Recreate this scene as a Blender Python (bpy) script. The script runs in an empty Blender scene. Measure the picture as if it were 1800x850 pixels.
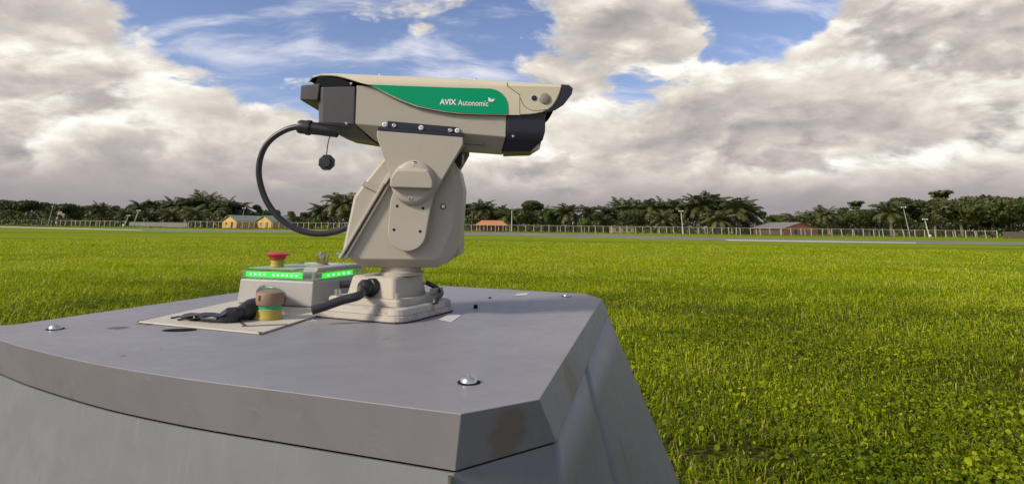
import bpy, bmesh, math, random
import numpy as np
from mathutils import Vector, Matrix
random.seed(7); rng = np.random.default_rng(7)
SC = bpy.context.scene; COL = SC.collection
R = math.radians

# ------------------------------------------------------------------ camera
F = 1050.0; W, H = 1800, 850
PITCH, ROLL = R(12), R(.7)
CY = 398.4 - F*math.tan(PITCH)
CAM = Vector((0, 0, 1.42))
fwd = Vector((0, math.cos(PITCH), math.sin(PITCH)))
u0 = Vector((0, -math.sin(PITCH), math.cos(PITCH))); r0 = Vector((1, 0, 0))
rgt = math.cos(ROLL)*r0 + math.sin(ROLL)*u0
upv = -math.sin(ROLL)*r0 + math.cos(ROLL)*u0
cam = bpy.data.cameras.new('camera'); camo = bpy.data.objects.new('camera', cam); COL.objects.link(camo)
camo.matrix_world = Matrix(((rgt.x, upv.x, -fwd.x, CAM.x), (rgt.y, upv.y, -fwd.y, CAM.y), (rgt.z, upv.z, -fwd.z, CAM.z), (0, 0, 0, 1)))
cam.sensor_fit = 'HORIZONTAL'; cam.sensor_width = 36; cam.lens = 36*F/W
cam.shift_y = -(H/2 - CY)/W
cam.clip_start = .05; cam.clip_end = 20000
SC.camera = camo
def ray(x, y): x = float(x); y = float(y); return (x-900)/F*rgt - (y-CY)/F*upv + fwd
def az(x, y, z):
    d = ray(x, y); return CAM + d*float((z-CAM.z)/d.z)
def ay(x, y, Y):
    d = ray(x, y); return CAM + d*float(Y/d.y)

# ------------------------------------------------------------------ light and sky
SC.view_settings.view_transform = 'Standard'; SC.view_settings.look = 'None'
SC.view_settings.exposure = 1.4; SC.view_settings.gamma = 1
SUN_DIR = Vector((-.80, -.42, .56)).normalized()
sun = bpy.data.lights.new('sun', 'SUN'); suno = bpy.data.objects.new('sun', sun); COL.objects.link(suno)
sun.energy = 1.5; sun.angle = R(10); sun.color = (1, .90, .74)
suno.rotation_euler = (-SUN_DIR).to_track_quat('-Z', 'Y').to_euler()

class NT:
    """small helper round a node tree"""
    def __init__(s, tree): s.t = tree; tree.nodes.clear()
    def n(s, typ, ins=None, **kw):
        nd = s.t.nodes.new(typ)
        for k, v in kw.items(): setattr(nd, k, v)
        for k, v in (ins or {}).items():
            if isinstance(v, bpy.types.NodeSocket): s.t.links.new(v, nd.inputs[k])
            else: nd.inputs[k].default_value = v
        return nd
    def m(s, op, a, b=0., c=0., clamp=False):
        return s.n('ShaderNodeMath', {0: a, 1: b, 2: c}, operation=op, use_clamp=clamp).outputs[0]
    def vm(s, op, a, b=(0, 0, 0), scale=1., out=0):
        nd = s.n('ShaderNodeVectorMath', {0: a, 1: b}, operation=op)
        if op == 'SCALE':
            if isinstance(scale, bpy.types.NodeSocket): s.t.links.new(scale, nd.inputs['Scale'])
            else: nd.inputs['Scale'].default_value = scale
        return nd.outputs[out]
    def noise(s, vec, scale, detail=4, rough=.55, dist=0., out='Fac'):
        return s.n('ShaderNodeTexNoise', {'Vector': vec, 'Scale': scale, 'Detail': detail, 'Roughness': rough, 'Distortion': dist}).outputs[out]
    def sm(s, v, a, b, lo=0., hi=1.):
        return s.n('ShaderNodeMapRange', {'Value': v, 'From Min': a, 'From Max': b, 'To Min': lo, 'To Max': hi}, interpolation_type='SMOOTHSTEP').outputs[0]
    def mix(s, f, a, b):
        nd = s.n('ShaderNodeMix', data_type='RGBA')
        for i, v in ((0, f), (6, a), (7, b)):
            if isinstance(v, bpy.types.NodeSocket): s.t.links.new(v, nd.inputs[i])
            else: nd.inputs[i].default_value = (*v, 1) if (i and len(v) == 3) else v
        return nd.outputs[2]
    def ramp(s, f, stops):
        nd = s.n('ShaderNodeValToRGB', {0: f}); e = nd.color_ramp.elements
        while len(e) < len(stops): e.new(.5)
        for el, (p, c) in zip(e, stops): el.position = p; el.color = (*c, 1)
        return nd.outputs[0]

world = bpy.data.worlds.new('World'); SC.world = world; world.use_nodes = True
N = NT(world.node_tree)
SKY_STRENGTH = .1
world.cycles.sampling_method = 'NONE'
SC.cycles.max_bounces = 4; SC.cycles.diffuse_bounces = 2; SC.cycles.glossy_bounces = 2; SC.cycles.transmission_bounces = 3
SKYTINT = (.52, .47, .53)
gen = N.n('ShaderNodeTexCoord').outputs['Generated']
sky = N.n('ShaderNodeTexSky', sky_type='NISHITA', sun_disc=False, sun_elevation=math.asin(SUN_DIR.z),
          sun_rotation=math.atan2(SUN_DIR.x, SUN_DIR.y), altitude=50, air_density=1.0, dust_density=.6, ozone_density=2.0).outputs[0]
sep = N.n('ShaderNodeSeparateXYZ', {0: gen}); dz = sep.outputs[2]
zc = N.m('MAXIMUM', dz, 0.)
inv = N.m('DIVIDE', 1., N.m('ADD', zc, .55))
cv = N.n('ShaderNodeCombineXYZ', {0: N.m('MULTIPLY', sep.outputs[0], inv), 1: N.m('MULTIPLY', sep.outputs[1], inv), 2: N.m('MULTIPLY', zc, 1.9)}).outputs[0]
# where the photograph's sky has banks of cloud (+) and openings (-): direction, tightness, weight
def dirpx(x, y): return tuple(ray(x, y).normalized())
BLOBS = [
 (-30, 40, 36, .62), (50, 160, 80, .50), (220, 210, 90, .30), (330, 215, 130, .42), (400, 190, 300, .28), (510, 215, 150, .40), (585, 150, 150, .10),
 (760, -10, 160, .30), (690, 20, 200, .14), (820, 110, 160, -.3), (1050, 20, 130, .42), (1010, 215, 120, .36), (1090, 260, 60, .30), (1170, 100, 170, .45), (1200, 20, 170, .30), (1340, 130, 260, .38), (1240, 160, 200, .20),
 (1560, 160, 50, .60), (1640, 60, 40, .60), (1760, 90, 30, .55), (1480, 200, 90, .35),
 (450, 130, 120, -.22), (270, 85, 110, -.50), (560, 60, 90, -.22), (850, 120, 120, -.26), (1390, 35, 110, -.80), (1105, 175, 300, -.55), (1320, 60, 250, -.35), (1010, 120, 200, -.25), (700, 120, 90, -.25), (930, 40, 150, -.12), (470, 195, 500, -.25),
]
low = N.noise(cv, .9, 2, .5)
base = N.sm(zc, .08, .20, .34, -.27)
cov = N.m('MULTIPLY_ADD', N.m('SUBTRACT', low, .5), .7, base)
for x, y, k, w in BLOBS:
    d = N.vm('DOT_PRODUCT', gen, dirpx(x, y), out=1)
    e = N.m('EXPONENT', N.m('MULTIPLY_ADD', d, k*1.5, -k*1.5))
    cov = N.m('MULTIPLY_ADD', e, w*.8, cov)
wob = N.noise(cv, 2.6, 3, .55, 0., 'Color')
cvw = N.vm('ADD', cv, N.vm('SCALE', N.vm('SUBTRACT', wob, (.5, .5, .5)), scale=.16))
def billow(vec, sc, det, rough):
    nd = N.n('ShaderNodeTexVoronoi', {'Vector': vec, 'Scale': sc, 'Detail': det, 'Roughness': rough, 'Lacunarity': 2.1}, feature='F1', normalize=True)
    return N.m('SUBTRACT', 1., nd.outputs['Distance'])
def field(vec):
    return N.m('MULTIPLY_ADD', billow(vec, 6.2, 1., .55), .50, N.m('MULTIPLY', N.noise(vec, 2.6, 6, .60), 1.15))
n0 = field(cvw)
n1 = field(N.vm('ADD', cvw, (-.030, -.010, .055)))     # a step towards the light, which comes down from the upper left
f0 = N.noise(cvw, 13., 4, .55); f1 = N.noise(N.vm('ADD', cvw, (-.009, -.003, .024)), 13., 4, .55)
dens = N.m('ADD', N.m('MULTIPLY_ADD', N.m('SUBTRACT', n0, .885), 2.1, cov), N.m('MULTIPLY', N.m('SUBTRACT', f0, .5), .20))
alpha = N.sm(dens, -.06, .16)
thick = N.sm(dens, .0, .7)
relief = N.m('MULTIPLY_ADD', N.m('SUBTRACT', n0, n1), 2.4, N.m('MULTIPLY', N.m('SUBTRACT', f0, f1), .55))
broad = N.m('SUBTRACT', N.noise(cv, 2.4, 3, .5), .5)
leftb = N.m('EXPONENT', N.m('MULTIPLY_ADD', N.vm('DOT_PRODUCT', gen, tuple(SUN_DIR), out=1), 2.2, -2.2))
lowdim = N.sm(zc, .02, .12, .46, 1.)
RAMP = [(0., (1.30, 1.19, 1.26)), (.25, (1.80, 1.65, 1.60)), (.5, (2.36, 2.17, 1.98)), (.75, (3.2, 2.98, 2.64)), (1., (4.3, 4.18, 3.9))]
def shade(v):
    v = N.m('MULTIPLY_ADD', v, .90, .06)
    return N.ramp(N.m('MULTIPLY', N.m('MULTIPLY_ADD', leftb, .36, N.m('SUBTRACT', v, .03)), lowdim, clamp=True), RAMP)
ccol = shade(N.m('ADD', N.m('MULTIPLY_ADD', thick, -.26, .70), N.m('MULTIPLY_ADD', broad, .5, relief)))
# nearer heaps of cloud standing before that bank: bright crowns, greyer bellies
for off, thr, gain in (((3.1, 1.7, .4), .03, 1.0), ((7.3, 4.1, 1.9), .06, .9)):
    v = N.vm('ADD', N.vm('SCALE', cvw, scale=.92), off)
    def fl(q): return N.m('MULTIPLY_ADD', billow(q, 4.6, 1., .52), .62, N.m('MULTIPLY', N.noise(q, 2.3, 6, .60), 1.15))
    g0 = fl(v); g1 = fl(N.vm('ADD', v, (-.030, -.010, .060)))
    dn = N.m('MULTIPLY_ADD', N.m('SUBTRACT', f0, .5), .10, N.m('SUBTRACT', g0, .93+thr))
    mk = N.m('MULTIPLY', N.sm(dn, -.03, .09), alpha)
    tk = N.sm(dn, .0, .20)
    lt = N.m('MULTIPLY_ADD', N.m('SUBTRACT', g0, g1), 2.9, N.m('MULTIPLY_ADD', tk, -.44, .80))
    lt = N.m('MULTIPLY_ADD', N.m('SUBTRACT', f0, f1), .5, N.m('MULTIPLY_ADD', broad, .35, lt))
    ccol = N.mix(N.m('MULTIPLY', mk, gain), ccol, shade(lt))
# thin high cirrus streaks
cirv = N.n('ShaderNodeMapping', {'Vector': cvw, 'Rotation': (0, 0, R(12)), 'Scale': (1.0, 3.4, 2.2)}).outputs[0]
cir = N.noise(cirv, 1.9, 6, .58, .35)
cirm = N.m('MULTIPLY', N.sm(cir, .45, .70), N.sm(zc, .12, .28, 0., .85))
skyc = N.vm('MULTIPLY', sky, SKYTINT)
c1 = N.mix(cirm, skyc, (3.6, 3.5, 3.65))
c2 = N.mix(alpha, c1, ccol)
hz = N.sm(zc, .015, .10, .88, 0.)
c3 = N.mix(hz, c2, (1.27, 1.13, 1.22))
bg = N.n('ShaderNodeBackground', {'Color': c3, 'Strength': SKY_STRENGTH})
wo = N.n('ShaderNodeOutputWorld', {'Surface': bg.outputs[0]})

# ------------------------------------------------------------------ materials
MATS = {}
def newmat(name):
    m = bpy.data.materials.new(name); m.use_nodes = True; MATS[name] = m
    return m, NT(m.node_tree)
def finish(N_, bsdf): N_.n('ShaderNodeOutputMaterial', {'Surface': bsdf})
def simple(name, col, rough=.5, metal=0., var=.12, scale=14., bump=.05, bscale=220., dirt=None, dirtamt=.0, coat=0., spec=.5):
    """painted / plastic / metal surface with mottling, a little wear and fine relief"""
    m, n = newmat(name)
    pos = n.n('ShaderNodeTexCoord').outputs['Object']
    a = n.noise(pos, scale, 5, .6); b = n.noise(pos, scale*5.3, 4, .6)
    f = n.m('MULTIPLY_ADD', n.m('SUBTRACT', a, .5), 2*var, n.m('MULTIPLY_ADD', n.m('SUBTRACT', b, .5), var, 1.))
    c = n.vm('SCALE', (*col,), scale=f)
    if dirt:
        k = n.sm(n.noise(pos, scale*.8, 8, .68), .62-.25*dirtamt, .80-.2*dirtamt, 0., min(1., .4+dirtamt))
        c = n.mix(k, c, dirt)
    r = n.m('MULTIPLY_ADD', n.m('SUBTRACT', b, .5), .25, rough, clamp=True)
    bp = n.n('ShaderNodeBump', {'Height': n.noise(pos, bscale, 3, .6), 'Strength': bump, 'Distance': .002})
    p = n.n('ShaderNodeBsdfPrincipled', {'Base Color': c, 'Roughness': r, 'Metallic': metal, 'Normal': bp.outputs[0], 'Coat Weight': coat, 'Specular IOR Level': spec})
    finish(n, p.outputs[0]); return m
def stainmat(name, col, rough, stains, marks, bump=.12, streak=False):
    """powder coated panel with scuffs, brown stains and dark chips that have shapes of their own"""
    m, n = newmat(name)
    pos = n.n('ShaderNodeNewGeometry').outputs['Position']
    a = n.noise(pos, 5., 6, .62, .6); b = n.noise(pos, 34., 5, .65); g = n.noise(pos, 900., 2, .5)
    c = n.mix(n.sm(a, .35, .68), tuple(v*.94 for v in col), tuple(v*1.06 for v in col))
    sv = n.n('ShaderNodeMapping', {'Vector': pos, 'Rotation': (0, 0, R(20)), 'Scale': (5, 60, 60) if not streak else (40, 40, 3)}).outputs[0]
    st = n.noise(sv, 1.6, 6, .7)
    c = n.mix(n.sm(st, .56, .76, 0., .42), c, tuple(min(1, v*1.5) for v in col))
    c = n.mix(n.sm(n.noise(pos, 19., 7, .7), .58, .75, 0., .34), c, (.10, .088, .075))
    for p0, rad, sc in stains:
        d = n.vm('LENGTH', n.vm('MULTIPLY', n.vm('SUBTRACT', pos, tuple(p0)), sc), out=1)
        d = n.m('ADD', d, n.m('MULTIPLY', n.m('SUBTRACT', n.noise(pos, 26., 6, .65), .5), rad*1.5))
        c = n.mix(n.sm(d, rad*.72, rad*1.15, .55, 0.), c, (.19, .125, .075))
    for p0, rad, sc in marks:
        d = n.vm('LENGTH', n.vm('MULTIPLY', n.vm('SUBTRACT', pos, tuple(p0)), sc), out=1)
        d = n.m('ADD', d, n.m('MULTIPLY', n.m('SUBTRACT', n.noise(pos, 110., 4, .65), .5), rad*2.2))
        c = n.mix(n.sm(d, rad*.8, rad*1.05, .85, 0.), c, (.045, .042, .045))
    rr = n.m('MULTIPLY_ADD', n.m('SUBTRACT', b, .5), .3, rough, clamp=True)
    h = n.m('MULTIPLY_ADD', g, .5, n.m('MULTIPLY', b, .5))
    bp = n.n('ShaderNodeBump', {'Height': h, 'Strength': bump, 'Distance': .0015})
    p = n.n('ShaderNodeBsdfPrincipled', {'Base Color': c, 'Roughness': rr, 'Normal': bp.outputs[0]})
    finish(n, p.outputs[0]); return m
def emit(name, col, s):
    m, n = newmat(name)
    p = n.n('ShaderNodeBsdfPrincipled', {'Base Color': (*[v*.4 for v in col], 1), 'Emission Color': (*col, 1), 'Emission Strength': s, 'Roughness': .3})
    finish(n, p.outputs[0]); return m
def clear(name, tint, gl=.12):
    m, n = newmat(name)
    t = n.n('ShaderNodeBsdfTransparent', {'Color': (*tint, 1)}); g = n.n('ShaderNodeBsdfGlossy', {'Color': (1, 1, 1, 1), 'Roughness': .12})
    x = n.n('ShaderNodeMixShader', {0: gl, 1: t.outputs[0], 2: g.outputs[0]}); finish(n, x.outputs[0]); return m
def leafmat(name, col, col2, trans=.25, attr=None, rough=.55):
    m, n = newmat(name)
    if attr: v = n.n('ShaderNodeAttribute', attribute_name=attr).outputs['Fac']
    else:
        pos = n.n('ShaderNodeTexCoord').outputs['Object']
        v = n.m('MULTIPLY_ADD', n.n('ShaderNodeObjectInfo').outputs['Random'], .45, n.m('MULTIPLY', n.noise(pos, .9, 4, .6), .75))
    c = n.ramp(v, [(.15, col), (.80, col2)] + ([(.97, (.50, .42, .12))] if attr else []))
    p = n.n('ShaderNodeBsdfPrincipled', {'Base Color': c, 'Roughness': rough, 'Specular IOR Level': .3 if not attr else .12})
    t = n.n('ShaderNodeBsdfTranslucent', {'Color': c})
    x = n.n('ShaderNodeMixShader', {0: trans, 1: p.outputs[0], 2: t.outputs[0]}); finish(n, x.outputs[0]); return m

# ------------------------------------------------------------------ mesh helpers
class MB:
    def __init__(s): s.v = []; s.f = []; s.mi = []; s.smooth = []
    def add(s, verts, faces, mi=0, smooth=False):
        o = len(s.v); s.v += [tuple(v) for v in verts]
        for f in faces: s.f.append([i+o for i in f]); s.mi.append(mi); s.smooth.append(smooth)
        return s
    def prism(s, front, back, mi=0):
        n = len(front)
        return s.add(list(front)+list(back), [list(range(n)), list(range(2*n-1, n-1, -1))] + [[i, i+n, (i+1) % n+n, (i+1) % n] for i in range(n)], mi)
    def extr(s, pts, vec, mi=0): return s.prism(pts, [Vector(p)+Vector(vec) for p in pts], mi)
    def box(s, c, size, yaw=0., mi=0, taper=1.):
        ex = Vector((math.cos(yaw), math.sin(yaw), 0)); ey = Vector((-math.sin(yaw), math.cos(yaw), 0)); c = Vector(c)
        q = []
        for dz, k in ((0, 1.), (size[2], taper)):
            for a, b in ((-.5, -.5), (.5, -.5), (.5, .5), (-.5, .5)): q.append(c+ex*(a*size[0]*k)+ey*(b*size[1]*k)+Vector((0, 0, dz)))
        return s.add(q, [[3, 2, 1, 0], [4, 5, 6, 7], [0, 1, 5, 4], [1, 2, 6, 5], [2, 3, 7, 6], [3, 0, 4, 7]], mi)
    def rings(s, rings, cap=True, mi=0, smooth=True, closed=True):
        n = len(rings[0]); vs = [p for r_ in rings for p in r_]; fs = []
        for k in range(len(rings)-1):
            for i in range(n if closed else n-1):
                j = (i+1) % n; fs.append([k*n+i, k*n+j, (k+1)*n+j, (k+1)*n+i])
        s.add(vs, fs, mi, smooth)
        if cap and closed:
            s.add(rings[0], [list(range(n-1, -1, -1))], mi, False); s.add(rings[-1], [list(range(n))], mi, False)
        return s
    def lathe(s, prof, base, axis=(0, 0, 1), n=24, mi=0, smooth=True):
        axis = Vector(axis).normalized(); a = axis.orthogonal().normalized(); b = axis.cross(a); base = Vector(base)
        return s.rings([[base+axis*h+(a*math.cos(t)+b*math.sin(t))*max(r_, 1e-5) for t in [2*math.pi*i/n for i in range(n)]] for r_, h in prof], True, mi, smooth)
    def tube(s, pts, rad, n=10, mi=0):
        pts = [Vector(p) for p in pts]; rs = rad if hasattr(rad, '__len__') else [rad]*len(pts)
        rings = []; a = None
        for i, p in enumerate(pts):
            t = (pts[min(i+1, len(pts)-1)]-pts[max(i-1, 0)]).normalized()
            if a is None: a = t.orthogonal().normalized()
            a = (a-t*a.dot(t)).normalized(); b = t.cross(a)
            rings.append([p+(a*math.cos(x)+b*math.sin(x))*rs[i] for x in [2*math.pi*k/n for k in range(n)]])
        return s.rings(rings, True, mi, True)
    def build(s, name, mats, parent=None, bevel=0., seg=2, kind=None, label=None, fix=True, solid=0., shade=False):
        org = worldloc(parent) if parent else Vector()
        me = bpy.data.meshes.new(name)
        me.from_pydata([Vector(v)-org for v in s.v], [], s.f)
        for m in (mats if isinstance(mats, (list, tuple)) else [mats]): me.materials.append(m)
        me.polygons.foreach_set('material_index', s.mi); me.polygons.foreach_set('use_smooth', s.smooth)
        if fix:
            bm = bmesh.new(); bm.from_mesh(me); bmesh.ops.remove_doubles(bm, verts=bm.verts, dist=1e-6)
            bmesh.ops.recalc_face_normals(bm, faces=bm.faces); bm.to_mesh(me); bm.free()
        if any(s.smooth): me.set_sharp_from_angle(angle=R(38))
        me.update()
        o = bpy.data.objects.new(name, me); COL.objects.link(o)
        if parent: o.parent = parent
        if solid:
            k = o.modifiers.new('solid', 'SOLIDIFY'); k.thickness = solid; k.offset = -1
        if bevel:
            k = o.modifiers.new('bevel', 'BEVEL'); k.width = bevel; k.segments = seg; k.limit_method = 'ANGLE'; k.angle_limit = R(28); k.harden_normals = False
            for p in me.polygons: p.use_smooth = True
            k2 = o.modifiers.new('wn', 'WEIGHTED_NORMAL'); k2.keep_sharp = True
        if kind: o['kind'] = kind
        if label: o['label'] = label
        return o
def worldloc(o):
    v = Vector()
    while o: v += o.location; o = o.parent
    return v
def tag(o, label=None, cat=None, group=None, kind=None):
    for k, v in (('label', label), ('category', cat), ('group', group), ('kind', kind)):
        if v: o[k] = v
    return o
def thing(name, label, cat, loc=(0, 0, 0), group=None):
    o = bpy.data.objects.new(name, None); o.empty_display_size = .05; COL.objects.link(o); o.location = loc
    return tag(o, label, cat, group)
def copy_tree(o, parent=None, **kw):
    c = o.copy(); COL.objects.link(c)
    if parent: c.parent = parent
    for ch in list(o.children): copy_tree(ch, c)
    return c
def catmull(pts, k=8):
    pts = [Vector(p) for p in pts]; q = [pts[0]*2-pts[1]]+pts+[pts[-1]*2-pts[-2]]; out = []
    for i in range(1, len(q)-2):
        for t in [j/k for j in range(k)]:
            out.append(.5*((2*q[i])+(q[i+1]-q[i-1])*t+(2*q[i-1]-5*q[i]+4*q[i+1]-q[i+2])*t*t+(3*q[i]-q[i-1]-3*q[i+1]+q[i+2])*t**3))
    return out+[pts[-1]]

# ------------------------------------------------------------------ ground, runway
m, n = newmat('field_green')
pos = n.n('ShaderNodeNewGeometry').outputs['Position']
stretch = n.n('ShaderNodeMapping', {'Vector': pos, 'Scale': (.22, 1., 1.)}).outputs[0]
a = n.noise(stretch, .09, 6, .62, .3); b = n.noise(pos, .9, 7, .65); c_ = n.noise(pos, 14., 6, .7)
dist = n.vm('LENGTH', pos, out=1)
c = n.mix(n.sm(a, .36, .64), (.15, .20, .003), (.24, .295, .004))
c = n.mix(n.sm(b, .46, .70, 0., .65), c, (.09, .14, .003))
c = n.mix(n.sm(n.noise(stretch, .35, 5, .6), .60, .78, 0., .5), c, (.19, .19, .02))
soil = n.mix(n.sm(c_, .42, .62), (.030, .026, .008), (.10, .125, .008))
c = n.mix(n.sm(dist, 9., 26.), soil, c)
bp = n.n('ShaderNodeBump', {'Height': n.m('MULTIPLY_ADD', c_, .5, b), 'Strength': .8, 'Distance': .12})
finish(n, n.n('ShaderNodeBsdfPrincipled', {'Base Color': c, 'Roughness': .85, 'Normal': bp.outputs[0], 'Specular IOR Level': .04}).outputs[0])
g = MB(); xs = list(np.linspace(-2500, 2500, 41)); ys = [-600, -100, -10, 0, 10, 40, 100, 160, 220, 320, 600, 1200, 3500]
g.add([(x, y, 0) for y in ys for x in xs], [[j*41+i, j*41+i+1, (j+1)*41+i+1, (j+1)*41+i] for j in range(len(ys)-1) for i in range(40)])
g.build('grass_field', MATS['field_green'], kind='structure', fix=False)

m, n = newmat('asphalt')
pos = n.n('ShaderNodeNewGeometry').outputs['Position']
c = n.mix(n.sm(n.noise(pos, .12, 6, .6), .35, .7), (.14, .13, .115), (.23, .21, .18))
c = n.mix(n.sm(n.noise(pos, .5, 6, .7), .55, .72, 0., .7), c, (.11, .125, .04))
finish(n, n.n('ShaderNodeBsdfPrincipled', {'Base Color': c, 'Roughness': .9}).outputs[0])
m, n = newmat('white_line')
pos = n.n('ShaderNodeNewGeometry').outputs['Position']
c = n.mix(n.sm(n.noise(pos, .8, 5, .65), .45, .75), (.50, .48, .42), (.34, .33, .26))
finish(n, n.n('ShaderNodeBsdfPrincipled', {'Base Color': c, 'Roughness': .8}).outputs[0])
def strip(name, near, far, z, mat, kind='structure'):
    k = MB(); nn = [az(x, y, z) for x, y in near]; ff = [az(x, y, z) for x, y in far]; q = len(nn)
    k.add(nn+ff, [[i, i+1, q+i+1, q+i] for i in range(q-1)])
    return k.build(name, mat, kind=kind, fix=False)
strip('runway', [(-120, 397.4), (0, 399.6), (250, 405.6), (600, 409.5), (900, 414.0), (1280, 423.0), (1610, 427.6), (1960, 432.5)],
      [(-120, 396.2), (0, 398.0), (250, 402.6), (600, 405.2), (900, 409.0), (1280, 417.4), (1610, 422.5), (1960, 428)], .008, MATS['asphalt'])
strip('white_marking', [(-60, 397.6), (0, 399.0), (100, 401.5), (250, 405.2)], [(-60, 396.4), (0, 397.5), (100, 400.2), (250, 404.2)], .014, MATS['white_line'])
strip('white_marking', [(1280, 422.7), (1430, 425.2), (1610, 427.4)], [(1274, 420.6), (1430, 422.9), (1610, 425.8)], .014, MATS['white_line'])

# ------------------------------------------------------------------ robot cabinet
ZL = 1.2
LIDC = (.236, .226, .238)
def mk_lidm(): return stainmat('grey_powder_coat_lid', LIDC, .48,
    [(top[NF-1].lerp(top[NF], .60)-Vector((0, 0, .036)), .026, (1, 1, .72)), (az(1006, 672, ZL-.035), .034, (1, .6, .9))],
    [(az(208, 576, ZL), .022, (1, 1.2, 1)), (az(262, 570, ZL), .012, (1, 1, 1)), (az(246, 569, ZL), .010, (1, 1, 1)), (az(217, 625, ZL), .0045, (1, 1, 1)), (az(681, 595, ZL), .005, (.6, 1.4, 1)), (az(711, 596, ZL), .003, (1, 1, 1)), (az(748, 570, ZL), .004, (1, 1, 1)), (az(326, 587, ZL), .006, (1, 2, 1)), (az(283, 614, ZL), .003, (.6, 1, 1)), (az(934, 531, ZL), .006, (1, 1, 1))])
bodym = stainmat('grey_powder_coat_body', (.205, .210, .222), .46, [(ay(1092, 820, 1.45), .02, (1, 1, .35))], [(ay(27, 793, 1.17), .003, (1, 1, 1))], streak=True)
darkm = simple('dark_gap', (.012, .012, .014), .95, spec=.08)
boltm = simple('zinc_bolt', (.62, .60, .57), .28, .9, var=.2, scale=300, dirt=(.12, .09, .06), dirtamt=.2)
steelm = simple('stainless_screw', (.66, .64, .60), .25, .9, var=.1, scale=200)

front_px = [(-70, 574), (0, 597), (62, 615), (185, 642), (329, 665), (500, 687), (700, 713), (811, 726.5)]
rim_px = [(-70, 626, .070), (0, 656.5, .07), (62, 681, .07), (185, 718, .07), (329, 749, .07), (500, 778, .07), (700, 811, .07), (800, 827.5, .07)]
front_px = [(v.x, v.y) for v in catmull([(x, y, 0) for x, y in front_px], 4)]
rim_px = [(v.x, v.y, v.z) for v in catmull(rim_px, 4)] + [(978.5, 775.5, .055)]
NF = len(front_px)
top = [az(x, y, ZL) for x, y in front_px] + [az(948, 701, ZL), az(1058, 525, ZL), az(1029, 516, ZL), az(782, 502, ZL), az(582, 491, ZL), az(414, 514, ZL), az(206, 544, ZL), az(18, 571, ZL)]
nT = len(top)
lidm = mk_lidm()
ctr = sum(top, Vector())/nT
# the lid's skirt: lower rim points
rim = [az(x, y, ZL-d) for x, y, d in rim_px]
def outn(i):
    a_, b_ = top[i-1], top[(i+1) % nT]; t = (b_-a_); nrm = Vector((t.y, -t.x, 0)).normalized()
    return nrm
for i in range(len(rim), nT):
    dr = .05 if i > NF+1 else .040
    rim.append(top[i]+outn(i)*.020-Vector((0, 0, dr)))
cab = thing('robot_cabinet', 'large grey metal machine cabinet with sloping sides and brown stains below the surveillance camera', 'robot cabinet', (ctr.x, ctr.y, 0))
lid = MB()
ins = [p+(ctr-p)*.012 for p in rim]
lid.add(top, [list(range(nT))])
lid.add(top+rim, [[i, (i+1) % nT, nT+(i+1) % nT, nT+i] for i in range(nT)])
lid.add(rim+ins, [[i, (i+1) % nT, nT+(i+1) % nT, nT+i] for i in range(nT)])
lid.build('lid', lidm, cab, bevel=.011, seg=4)
# body panels, each a part, 7 mm under the rim, flaring down to the ground
def lower(p, k, z, flare):
    d = Vector((p.x-ctr.x, p.y-ctr.y, 0)).normalized(); q = p+d*flare; q.z = z; return q
ub = [p+(ctr-p)*.004-Vector((0, 0, .003)) for p in rim]
lowq = []
for i, p in enumerate(rim):
    if i < NF: q = p+Vector((-.18, -.50, 0)).normalized()*.05; q.z = .30
    elif i == NF: q = p+Vector((.10, -.02, -.9))
    elif i in (NF+1, NF+2): q = p+Vector((.36, -.05+.3*(i-NF-1), -.9))
    else: q = p+Vector((p.x-ctr.x, p.y-ctr.y, 0)).normalized()*.18; q.z = .30
    q.z = .30; lowq.append(q)
def panel(name, idx, label=None):
    k = MB(); a_ = [ub[i % nT] for i in idx]; b_ = [lowq[i % nT] for i in idx]; q = len(a_)
    mid = [a_[i].lerp(b_[i], .45) for i in range(q)]
    k.add(a_+mid+b_, [[i, i+1, q+i+1, q+i] for i in range(q-1)]+[[q+i, q+i+1, 2*q+i+1, 2*q+i] for i in range(q-1)])
    return k.build(name, bodym, cab, solid=.004, label=label)
panel('front_panel', range(0, NF))
panel('corner_panel', [NF-1, NF])
# right flank: two sheets meeting at a seam
ubm = ub[NF].lerp(ub[NF+1], .36); lom = lowq[NF].lerp(lowq[NF+1], .40)
for nm, (a0, a1, b0, b1) in (('side_panel', (ub[NF], ubm-Vector((0, .003, 0)), lowq[NF], lom-Vector((0, .003, 0)))), ('side_panel', (ubm+Vector((0, .003, 0)), ub[NF+1], lom+Vector((0, .003, 0)), lowq[NF+1]))):
    k = MB(); q = 10
    k.add([a0.lerp(a1, u/q).lerp(b0.lerp(b1, u/q), v/q) for v in range(q+1) for u in range(q+1)], [[v*(q+1)+u, v*(q+1)+u+1, (v+1)*(q+1)+u+1, (v+1)*(q+1)+u] for v in range(q) for u in range(q)], 0, True)
    k.build(nm, bodym, cab, solid=.004)
panel('rear_panel', range(NF+1, nT+1))
core = MB(); c1 = [p+(ctr-p)*.05-Vector((0, 0, .002)) for p in rim]; c2 = [q+(Vector((ctr.x, ctr.y, .3))-q)*.22 for q in lowq]
core.add(c1+c2, [[i, (i+1) % nT, nT+(i+1) % nT, nT+i] for i in range(nT)]); core.build('inner_frame', darkm, cab)
chs = MB(); cc = [q+(Vector((ctr.x, ctr.y, .3))-q)*.25 for q in lowq]
chs.prism(cc, [Vector((q.x, q.y, .0)) for q in cc]); chs.build('chassis', darkm, cab)
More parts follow.
